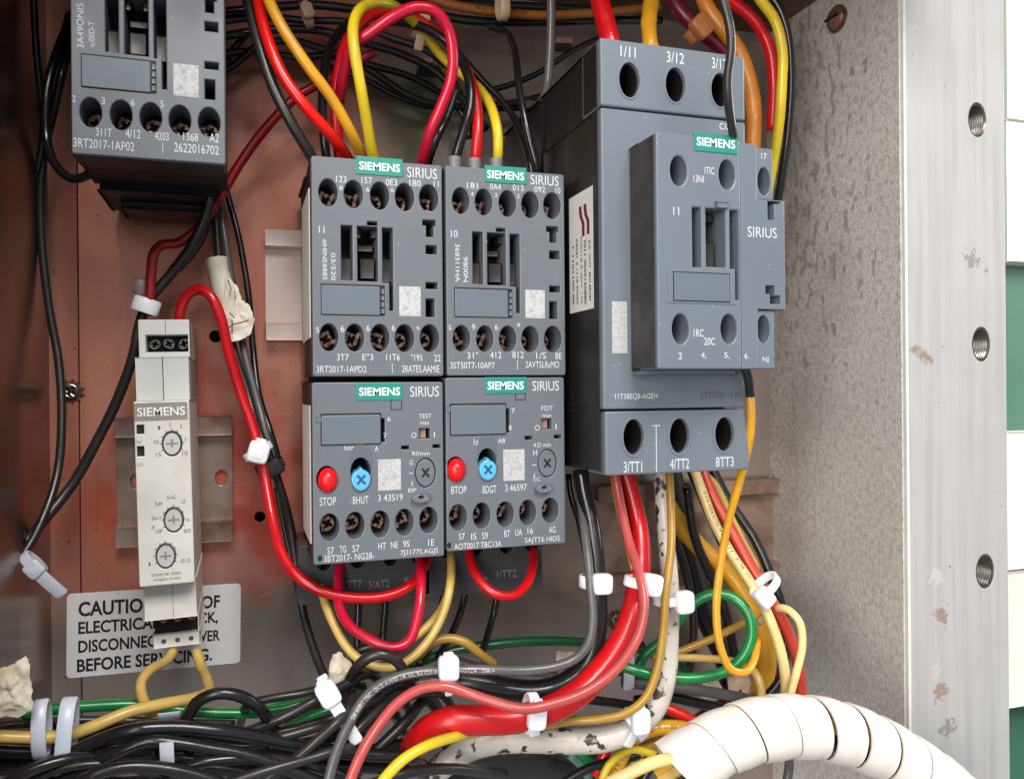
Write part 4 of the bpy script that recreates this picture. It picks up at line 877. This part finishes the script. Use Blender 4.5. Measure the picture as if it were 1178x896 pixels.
wire('brightred', 6.6, [(738,808,72),(765,814,76),(795,828,80),(822,845,82),(850,862,84)], 'red wire slanting into the spiral wrap')
wire('brightred', 6.0, [(684,892,70),(696,866,70),(712,838,68),(735,822,62)], 'short red wire left of the printed yellow coil')
wire('amber', 8.4, [(700,905,76),(712,876,78),(728,850,80),(752,838,82),(782,837,84),(812,845,84),(845,866,82)], 'printed yellow cable curled beneath the white cable', pr=[('L9 K T 3 S NGT 3EZC1 Y 1135', .1, 1.7, INK, .5)])
wire('ochre', 8.0, [(714,915,70),(724,884,72),(742,860,74),(768,852,76),(800,858,76)], 'mustard cable curled inside the printed yellow one')
wire('green', 5.4, [(664,862,60),(676,874,62),(690,892,62),(700,910,60)], 'short green wire near the bottom edge below the white cable')
wire('greygreen', 4.8, [(655,868,50),(668,880,50),(678,896,50)], 'pale grey-green wire next to the short green one')
wire('pale', 7.4, [(690,905,118),(714,894,122),(748,878,126),(784,870,124),(820,860,124),(850,848,124),(890,838,126)], 'pale yellow wire leaving the end of the spiral wrap at the bottom')
wire('orangered', 5.6, [(760,905,110),(786,888,114),(816,874,118),(850,860,116)], 'orange-red wire leaving the end of the spiral wrap at the bottom')
wire('lemon', 6.2, [(430,912,112),(444,893,112),(464,873,110),(492,857,108),(520,848,104),(545,842,96),(580,838,84)], 'lemon yellow wire rising from the bottom edge under the thick red cable')
wire('black', 6, [(756,905,90),(790,884,92),(830,872,96)], 'black wire at the mouth of the spiral wrap')
# --- bottom left bundle
wire('green', 6.4, [(28,822,60),(61,815,62),(102,812,62),(163,810,62),(221,818,62),(272,820,62),(323,816,62),(374,800,60),(420,790,56)], 'bright green wire running level along the bottom left bundle')
wire('green', 6.0, [(300,815,56),(340,800,56),(375,792,54),(410,780,50)], 'second green wire showing behind the white tie', )
wire('green', 6.0, [(330,838,58),(362,822,60),(392,815,60),(420,822,58)], 'third green wire curling under the leaning white tie')
wire('green', 5.6, [(400,878,70),(422,866,70),(448,858,68)], 'green wire showing low between the black ones')
wire('sand', 6.6, [(-20,846,88),(10,847,88),(41,848,88),(75,846,88),(110,834,88),(150,818,86),(195,808,82),(222,803,78),(240,795,70),(238,780,60),(231,765,50),(226,748,46)], 'pale yellow wire from the timer relay running to the left edge')
wire('sand', 6.0, [(200,748,46),(191,760,52),(172,771,60),(162,786,66),(165,806,72),(177,824,78),(188,838,80)], 'pale yellow wire hooked down from the left terminal of the timer relay')
wire('darkred', 4.6, [(320,830,52),(345,822,52),(368,812,50)], 'bit of dark red wire among the green ones')
kk = [([(-20,862,80),(41,864,80),(102,856,78),(160,842,74),(210,836,70),(260,838,68)],7.2,'level black wire below the pale yellow one at the left edge'),
 ([(-20,898,92),(10,894,92),(61,876,94),(119,850,96),(155,839,98),(200,836,98),(250,840,98),(300,848,96),(340,857,94),(400,866,92),(470,872,88)],8.2,'thick black wire waving across the top of the bottom left bundle'),
 ([(-20,912,96),(40,906,96),(90,888,98),(130,868,100),(170,852,101),(205,854,102),(240,860,102),(280,867,102),(310,876,102),(345,890,102),(380,905,102)],7.2,'black wire dipping to the right below the thick waving one'),
 ([(70,912,106),(100,894,108),(140,882,108),(180,882,108),(230,892,108),(270,908,108)],7.6,'front black wire humped at the bottom edge'),
 ([(196,850,84),(211,832,88),(226,808,90),(250,797,92),(278,801,92),(298,814,90),(312,834,84),(322,850,76)],7.0,'black wire humped in an arch over the green wire'),
 ([(270,848,84),(300,836,86),(335,820,88),(362,806,88),(392,790,84),(420,775,78)],6.2,'glossy black wire rising to the leaning white tie'),
 ([(290,808,70),(318,802,72),(345,798,72),(372,792,70),(402,786,66)],5.2,'thin glossy black wire just over the green one'),
 ([(300,846,80),(340,838,82),(376,828,82),(405,818,80),(450,800,72)],6.0,'black wire passing under the leaning white tie'),
 ([(-20,884,72),(60,868,74),(140,858,76),(220,862,78),(300,862,80),(380,848,80),(440,820,78)],7.0,'black wire in the middle of the bundle rising to the right'),
 ([(-20,872,70),(40,880,74),(120,886,78),(200,872,82),(280,880,84),(360,878,84),(440,860,80),(500,850,70)],7.0,'glossy black wire weaving low through the bundle'),
 ([(-20,905,84),(80,900,86),(160,900,88),(240,884,90),(310,892,90),(390,882,88),(480,888,80)],7.4,'black wire near the bottom edge of the bundle'),
 ([(150,905,80),(200,885,84),(262,872,88),(320,880,88),(380,896,86)],6.6,'black wire surfacing beside the short tie tail'),
 ([(330,905,92),(362,880,94),(388,862,94),(412,838,92),(440,812,86),(480,790,76)],6.4,'black wire steeply climbing beside the printed one'),
 ([(400,905,84),(420,876,84),(446,850,82),(470,826,78),(486,806,70)],6.4,'black wire climbing between the salmon wire and the red cable'),
 ([(30,832,64),(80,828,66),(140,828,66),(200,830,66),(270,832,64)],4.2,'thin shiny black wire just under the green one on the left'),
 ([(-20,836,60),(40,832,62),(90,838,64),(150,846,66),(230,850,66)],5.0,'black wire behind the pale yellow one at the left edge'),
 ([(420,905,96),(470,888,96),(520,884,90),(580,890,80)],6.4,'black wire low at the bottom edge under the lemon one'),
 ([(410,846,86),(440,828,88),(452,812,90),(470,800,86),(500,796,80)],5.4,'black wire close under the salmon wire'),
 ([(-20,920,100),(30,888,102),(80,872,100),(130,870,94),(180,866,88)],6.6,'black wire fanning up from the lower left corner'),
 ([(180,905,100),(222,880,102),(270,872,102),(330,874,100),(372,884,98),(420,905,94)],6.8,'black wire bowed along the bottom edge left of the printed wire'),
 ([(-20,856,74),(60,852,78),(140,836,82),(190,832,84),(250,846,86),(320,868,88),(380,874,86),(460,862,80)],5.6,'thin black wire lying just under the pale yellow one, then dipping'),
 ([(20,905,98),(70,884,100),(120,878,100),(170,888,98),(230,905,98)],5.2,'thin black wire humped low between the two straps'),
 ([(290,905,98),(330,880,100),(366,850,102),(392,826,100),(410,800,90)],6.0,'black wire climbing steeply under the tail of the leaning white tie'),
 ([(440,905,88),(462,878,86),(486,858,82),(520,846,74)],5.8,'black wire close left of the blunt lower end of the red cable'),
 ([(230,850,92),(280,858,94),(330,846,94),(372,834,92),(400,828,84)],5.6,'black wire rising gently right of the humped arch'),
 ([(250,905,104),(300,888,104),(350,874,102),(400,860,98)],6.2,'black wire crossing at the bottom beside the printed wire')]
for P, r, lb in kk:
    if 300 < P[-1][0] < 560 and P[-1][1] < 895: P.append((P[-1][0]+24, P[-1][1]+22, P[-1][2]-36))
    if P[0][0] > 100 and P[0][1] < 895: P.insert(0, (P[0][0]-14, P[0][1]+26, P[0][2]-30))
    wire('black' if r > 6.5 else 'dark', r*.97, P, lb, group=GB)
wire(mat('grey_conduit', L(70,72,74), .4, nscale=40, nmix=.3, bump=.15), 52, [(500,940,20),(560,930,22),(640,928,22),(720,935,20)], 'big dull grey conduit at the bottom edge below the white cable', name='conduit', cat='conduit')
wire('black', 16, [(640,860,30),(672,866,34),(700,890,34),(710,920,30)], 'black sleeve in the shade at the bottom under the white cable')
wire('black', 14, [(764,520,20),(810,700,20),(836,760,22),(850,830,24)], 'broad black cable deep behind the green loop')
wire('black', 9, [(790,520,16),(850,660,18),(888,740,20),(896,830,24)], 'black cable deep behind the right hand bundle')
wire('maroon', 7, [(800,830,40),(830,810,42),(858,806,42),(890,812,40)], 'maroon wire in the gap before the spiral wrap')
for P, r, m, lb in (([(640,800,60),(690,806,62),(730,812,62),(790,830,66)],5,'black','black wire behind the white cable bend'),
  ([(560,768,60),(600,772,60),(650,764,60),(700,748,58),(740,742,54)],4.4,'black','thin black wire behind the grey printed one, rising right'),
  ([(520,752,56),(555,762,58),(590,770,58),(640,776,58)],4.2,'clear','smoky thin wire over the dark green one'),
  ([(735,905,92),(752,878,92),(772,860,90),(800,852,88)],5.2,'black','black wire inside the printed yellow coil'),
  ([(768,530,30),(772,600,30),(790,660,32),(798,720,34),(790,790,36)],5,'dark','dark wire in the gap behind the white cable'),
  ([(690,905,84),(700,880,84),(726,862,84),(760,870,86),(800,880,90)],4.6,'lemon','thin yellow wire low under the printed coil'),
  ([(790,560,50),(800,620,50),(830,690,52),(846,760,54),(850,830,56)],5.6,'black','black wire deep in the right hand bundle'),
  ([(640,905,70),(676,884,72),(720,872,74),(770,860,74)],5.6,'black','black wire crossing low under the white cable')):
    wire(m, r, P, lb)
# ================================================================ tape, ties, spiral wrap
def basis(ang):                      # ang: direction of the wire in the picture, degrees from +x, anticlockwise
    a = R(ang); t = Vector((math.cos(a), 0, math.sin(a))); s = Vector((-math.sin(a), 0, math.cos(a))); return t, s, Vector((0, -1, 0))
def obox(bm, c, ax, size, bev):
    r_ = bmesh.ops.create_cube(bm, size=1); vs_ = r_['verts']
    for v in vs_: v.co = c+ax[0]*(v.co.x*size[0])+ax[1]*(v.co.y*size[1])+ax[2]*(v.co.z*size[2])
    es = list({e for v in vs_ for e in v.link_edges})
    bmesh.ops.bevel(bm, geom=es, offset=bev, segments=2, affect='EDGES')
def sbox(bm, c, ax, size, p=.42):
    r_ = bmesh.ops.create_uvsphere(bm, u_segments=20, v_segments=12, radius=1)
    for v in r_['verts']:
        q = [math.copysign(abs(k)**p, k) for k in v.co]
        v.co = c+ax[0]*(q[0]*size[0]/2)+ax[1]*(q[1]*size[1]/2)+ax[2]*(q[2]*size[2]/2)
def tie(px, py, h, ang, rb, label, head=(22,28), wd=9, tail=None, m=NYLON, rx=None, off=(0,0), ring=True, hdang=None, bend=0):
    """cable tie round a bundle at px,py; rb = bundle radius (photo px); tail = (angle, length)"""
    c = U(px, py, h); k = ppx(c); t, s, n = basis(ang); e = empty('cable_tie', c); tag(e, label, 'cable tie', 'plastic cable ties')
    a, b_ = (rx or rb)*k, rb*k
    if ring:
        bm = bmesh.new(); rows = []; w_ = wd*k/2
        for i in range(40):
            th_ = 2*math.pi*i/40; d = s*(math.cos(th_)*b_)+n*(math.sin(th_)*a); nn = (s*math.cos(th_)*a+n*math.sin(th_)*b_).normalized()
            rows.append([bm.verts.new(d+nn*(q*.0011)+t*(u*w_)) for u, q in ((-1,0),(-1,.7),(-.8,1),(.8,1),(1,.7),(1,0))])
        for i in range(40):
            A, B_ = rows[i], rows[(i+1) % 40]
            for j in range(6): bm.faces.new((A[j], A[(j+1) % 6], B_[(j+1) % 6], B_[j]))
        link('strap', finish(bm, 40), m, e)
    if head:
        th_, sh, nh = basis(hdang if hdang is not None else ang)
        hw, hh = head[0]*k, head[1]*k; hc = n*(a+hh*.18)+Vector((off[0]*k, 0, -off[1]*k))
        hw *= .98; hh *= .98; bm = bmesh.new(); sbox(bm, hc, (th_, sh, nh), (hw, hh, hw*.62)); o = link('head', finish(bm, 80), m, e)
        bm = bmesh.new(); sbox(bm, hc+nh*(hw*.27)-sh*(hh*.08), (th_, sh, nh), (hw*.55, hh*.42, hw*.14)); link('pawl_cap', finish(bm, 80), m, o)
        if hh > hw: bm = bmesh.new(); sbox(bm, hc+sh*(hh*.5), (th_, sh, nh), (hw*.5, hh*.25, hw*.26)); link('stub', finish(bm, 80), m, o)
    if tail:
        ta, ln, tw = tail[0], tail[1]*k, (tail[2] if len(tail) > 2 else wd)*k/2; td, ts, _ = basis(ta); bm = bmesh.new(); rows = []
        h0 = (n*(a+.001)+Vector((off[0]*k, 0, -off[1]*k))) if head else n*(a+.0005)
        N2 = 26
        for i in range(N2+1):
            f = i/N2; cc = h0+td*(ln*f)+ts*(bend*k*math.sin(f*math.pi/1.4))-n*(.002*f+ (0.0018*f*f)); rib = .00012 if i % 2 else 0
            rows.append([bm.verts.new(cc+ts*(u*tw*(1 if i < N2 else .7))+n*q) for u, q in ((-1,0),(-1,.0009),(-.75,.0011+rib),(.75,.0011+rib),(1,.0009),(1,0))])
        for A, B_ in zip(rows, rows[1:]):
            for j in range(6): bm.faces.new((A[j], A[(j+1) % 6], B_[(j+1) % 6], B_[j]))
        bm.faces.new(rows[0]); bm.faces.new(rows[-1]); link('tail', finish(bm, 30), m, e)
    return e
tie(513,776,98, 0, 15, 'square white tie on the grey printed wire, with a small stub on its left', (24,30), 10, (-85,36,9), off=(0,-12), rx=8)
tie(611,820,104, -5, 20, 'white tie round the middle of the thick red cable', (22,32), 12, (-88,28,12), off=(0,-4), rx=14)
tie(729,833,94, 35, 18, 'white tie where the white cable turns level at the bottom', (22,30), 12, (-110,34,11), off=(0,-10), hdang=0, rx=12)
tie(684,668,92, 88, 15, 'white tie round the black cable below the big contactor', (24,24), 14, off=(2,0), rx=12)
tie(738,670,98, 78, 18, 'white tie round the red cables below the big contactor', (26,26), 12, off=(3,-1), rx=13)
tie(768,689,92, 92, 15, 'white tie round the white and mustard cables', (26,22), 10, off=(11,0), rx=14)
tie(880,674,92, -50, 17, 'white tie round the right hand bundle near the galvanised wall', (24,20), 10, off=(-12,8), rx=12)
tie(297,519,44, -60, 14, 'white tie with a tilted square head round the wires left of the left relay', (24,26), 9, off=(0,0), rx=9, hdang=-15)
tie(168,352,36, 72, 12, 'frosted ring tie above the timer relay holding the red and dark wires', None, 17, rx=9)
bm = bmesh.new(); bmesh.ops.create_uvsphere(bm, u_segments=18, v_segments=12, radius=1); c = U(162,331,34); k = ppx(c)
for v in bm.verts: v.co = Vector((v.co.x*9*k, v.co.y*4*k, v.co.z*12*k))*(1+.1*noise.noise(v.co*1.3))
o = link('tie_end', finish(bm, 60), mat('frosted_nylon', L(196,180,180), .4, trans=.5, sss=.2)); o.location = c; tag(o, 'frosted blurry tie end standing up behind the red wire', 'tie end')
tie(38,648,46, 42, 13, 'bluish white tie across the dark wires at the left edge', (20,20), 12, (-52,44,14), off=(4,4), m=NYLONB, rx=9)
tie(48,838,86, 0, 30, 'left one of the two bluish straps round the bottom left bundle', None, 15, rx=16, m=NYLONB)
tie(77,852,92, -4, 46, 'right one of the two bluish straps round the bottom left bundle, longer', None, 16, rx=22, m=NYLONB)
tie(195,818,88, 0, 0, 'bluish flat tie tab on the pale yellow wire, right of the two straps', None, 20, m=NYLONB, ring=False, tail=(-90,14,24))
tie(192,852,104, 0, 0, 'short bluish strap tail over the black wires below the flat tab', None, 15, m=NYLONB, ring=False, tail=(-90,42,15))
tie(378,794,96, 25, 16, 'leaning white tie at the left of the printed wire, with a long tail', (24,30), 12, (-62,74,14), off=(-2,-2), hdang=28, rx=10)
tie(722,752,70, 80, 0, 'bluish strap tail between the red cable and the white cable', None, 14, m=NYLONB, ring=False, tail=(-84,44,13))
tie(353,18,30, 20, 12, 'yellowed tie on the wires at the top, left one', (14,18), 8, m=NYLOND, rx=9)
tie(485,28,44, -30, 16, 'yellowed tie behind the crimson arch at the top', (13,12), 8, (-100,34,10), m=NYLOND, rx=12)
tie(578,8,42, 5, 13, 'yellowed strap round the brown-orange wire at the top', None, 11, m=NYLOND, rx=10)
tie(802,36,66, -45, 14, 'amber tie round the maroon and orange cables at the top right', (26,24), 14, m=mat('amber_nylon', L(176,112,66), .4, nscale=90, nmix=.3), rx=12, off=(-4,2))
c = U(495,71,20); e = empty('wire_clip', c); tag(e, 'small round off-white wire clip under the crimson arch', 'wire clip'); k = ppx(c)
bm = bmesh.new(); obox(bm, Vector(), (Vector((1,0,0)), Vector((0,0,1)), Vector((0,-1,0))), (15*k, 19*k, 14*k), 6*k); link('cap', finish(bm, 60), NYLOND, e)
bm = bmesh.new(); obox(bm, Vector((0,.006,-.002)), (Vector((1,0,0)), Vector((0,0,1)), Vector((0,-1,0))), (24*k, 8*k, 20*k), 1*k); link('foot', finish(bm, 60), BLACK, e)
c = U(648,48,14); e = empty('wire_clip', c); tag(e, 'pinkish wire clip base left of the big contactor top', 'wire clip'); k = ppx(c)
bm = bmesh.new(); obox(bm, Vector(), (Vector((1,0,.1)).normalized(), Vector((0,0,1)), Vector((0,-1,0))), (22*k, 7*k, 10*k), 1*k); link('base', finish(bm, 60), mat('pink_clip', L(160,120,108), .5), e)
bm = bmesh.new(); obox(bm, Vector((0,0,-.003)), (Vector((1,0,.1)).normalized(), Vector((0,0,1)), Vector((0,-1,0))), (18*k, 6*k, 10*k), 1*k); link('saddle', finish(bm, 60), BLACK, e)
tie(310,535,34, -60, 13, 'black tie just below the white one left of the left relay', (20,22), 14, m=BLACK, rx=10, off=(4,2))
# masking tape flag wrapped on the wires beside the timer relay
def crumple(name, outline, h, m, label=None, cat=None, amp=.0012, rings=7, thick=.0004, parent=None, sag=0.):
    P = [U(x, y, h) for x, y in outline]; dense = []
    for i in range(len(P)):
        for k in range(4):
            q = P[i].lerp(P[(i+1) % len(P)], k/4); dense.append(q+Vector((noise.noise(q*900), 0, noise.noise(q*900+Vector((5,5,5)))))*.0006)
    c = sum(P, Vector())/len(P); bm = bmesh.new(); sides = []
    for sd in (0, 1):
        rows = []
        for j in range(rings+1):
            f = j/rings; row = []
            for p in dense:
                q = c.lerp(p, f); d = (noise.noise(q*260)+.6*noise.ridged_multi_fractal(q*420, 1, 2, 3, 1, 2)-.6)*amp-sag*(1-f*f)
                row.append(bm.verts.new(q+Vector((0, d+sd*thick, 0))))
            rows.append(row)
        for a, b_ in zip(rows, rows[1:]):
            for j in range(len(a)): bm.faces.new((a[j], a[(j+1) % len(a)], b_[(j+1) % len(a)], b_[j]))
        sides.append(rows[-1])
    for j in range(len(dense)): bm.faces.new((sides[0][j], sides[0][(j+1) % len(dense)], sides[1][(j+1) % len(dense)], sides[1][j]))
    bmesh.ops.remove_doubles(bm, verts=bm.verts, dist=1e-7)
    o = link(name, finish(bm, 70), m, parent)
    if label: tag(o, label, cat)
    return o
TW_ = mat('white_tape', L(232,226,210), .6, col2=L(206,196,174), nscale=150, nmix=.4, bump=.4, bscale=300)
e = empty('tape_flag', U(268, 345, 26)); tag(e, 'crumpled white masking tape flag wrapped round the wires beside the timer relay', 'tape')
bm = bmesh.new(); tube_bm(bm, [p-e.location for p in spline([U(249,298,26),U(254,325,27),U(261,352,28),U(270,386,29)])], .0042, 18, .08); o = link('wrap', finish(bm, 30), TW_, e)
fl_ = crumple('flag', [(262,318),(272,328),(278,345),(287,352),(293,368),(289,384),(278,391),(266,393),(259,380),(256,350)], 33.5, TW_, amp=.0009); fl_.parent = e; fl_.matrix_parent_inverse = Matrix.Translation(-e.location)
for pts in ([(262,322),(266,332),(264,340),(270,335),(271,345)], [(262,378),(268,373),(278,371),(287,368)], [(267,368),(267,384)], [(264,360),(270,366)]):
    bm = bmesh.new(); tube_bm(bm, [U(x, y, 36.2)-e.location for x, y in pts], .00022, 6, 0); link('pen_mark', finish(bm, 0), INK, e)
crumple('torn_tape', [(-25,776),(-5,770),(12,766),(28,756),(34,764),(34,782),(38,800),(37,818),(20,824),(0,826),(-25,828)], 96, TAPE, 'torn crumpled cream masking tape at the left edge above the bundle', 'tape', amp=.0016, rings=12, sag=.002)
crumple('torn_tape', [(383,752),(390,749),(404,762),(412,772),(402,784),(390,792),(380,786),(378,770)], 74, TAPE, 'scrap of cream masking tape behind the leaning white tie', 'tape', amp=.0012, sag=.002)
crumple('torn_tape', [(640,747),(652,750),(668,748),(672,756),(660,762),(640,764)], 40, TAPE, 'scrap of pale tape low on the panel behind the black cable', 'tape', amp=.001)
crumple('torn_tape', [(808,784),(826,782),(834,796),(826,806),(806,802)], 56, TAPE, 'scrap of white tape in the gap under the green loop', 'tape', amp=.001)
crumple('torn_tape', [(836,776),(858,772),(868,792),(858,806),(840,802)], 57, mat('pink_stained_tape', L(222,196,170), .7, nscale=150, nmix=.3, spots=(L(190,50,70), 90, .58)), 'scrap of tape with pink stains in the gap before the spiral wrap', 'tape', amp=.001)
# spiral wrap
sp_ = [(760,896,118),(798,872,122),(848,846,124),(895,836,126),(950,838,128),(1004,856,130),(1050,882,132),(1096,916,134),(1140,960,134)]
path = spline([U(*p) for p in sp_]); T_, N_ = frames(path); S_ = [0]
for a, c in zip(path, path[1:]): S_.append(S_[-1]+(c-a).length)
e = empty('spiral_wrapped_cable', path[0]); tag(e, 'milky white spiral wrapped cable bundle curving out at the bottom right', 'cable')
Rs = 34*ppx(U(930,838,128)); pitch = 44*ppx(U(930,838,128))
def at(s):
    s = min(max(s, 0), S_[-1]-1e-7); i = 0
    while S_[i+1] < s: i += 1
    f = (s-S_[i])/(S_[i+1]-S_[i]); t = T_[i].lerp(T_[min(i+1, len(T_)-1)], f).normalized(); n = N_[i]; n = (n-t*n.dot(t)).normalized(); return path[i].lerp(path[i+1], f), t, n
bm = bmesh.new(); turns = S_[-1]/pitch; NS = int(turns*44); prev = None; USEG = 7
for i in range(NS+1):
    s0 = i/NS*(S_[-1]-pitch); ph = 2*math.pi*s0/pitch+1.9; row = []
    jit = 1+.05*noise.noise(Vector((i*.03, 3, 0)))
    for side in (0, 1):
        us = [k/USEG for k in range(USEG+1)]; us = us if side == 0 else us[::-1]
        for u in us:
            c, t, n = at(s0+u*pitch*(.95+.035*math.sin(i*.021)+.02*math.sin(i*.057))*jit); b_ = t.cross(n); r_ = Rs*(1+.06*(1-u)-.02*math.cos(u*6.28)+.03*noise.noise(Vector((i*.016, u, 7)))) - side*.0008
            row.append(bm.verts.new(c+(n*math.cos(ph)+b_*math.sin(ph))*r_-e.location))
    if prev:
        for j in range(len(row)): bm.faces.new((prev[j], prev[(j+1) % len(row)], row[(j+1) % len(row)], row[j]))
    prev = row
link('spiral_wrap', finish(bm, 50), SPIRAL, e)
for k, (m_, dx, dz) in enumerate((('yellow', 0, -.0035), ('black', .003, .002), ('orangered', -.003, .003), ('grey', 0, .0045), ('sand', .002, -.001))):
    bm = bmesh.new(); tube_bm(bm, [p+N_[i]*dx+T_[i].cross(N_[i])*dz-e.location for i, p in enumerate(path)][::2], .0024, 10, .01); link('core_wire', finish(bm, 0), W[m_], e)
wire('clear', 5.5, [(905,900,96),(908,880,96),(906,858,100)], 'smoky tube end hanging under the spiral wrap')
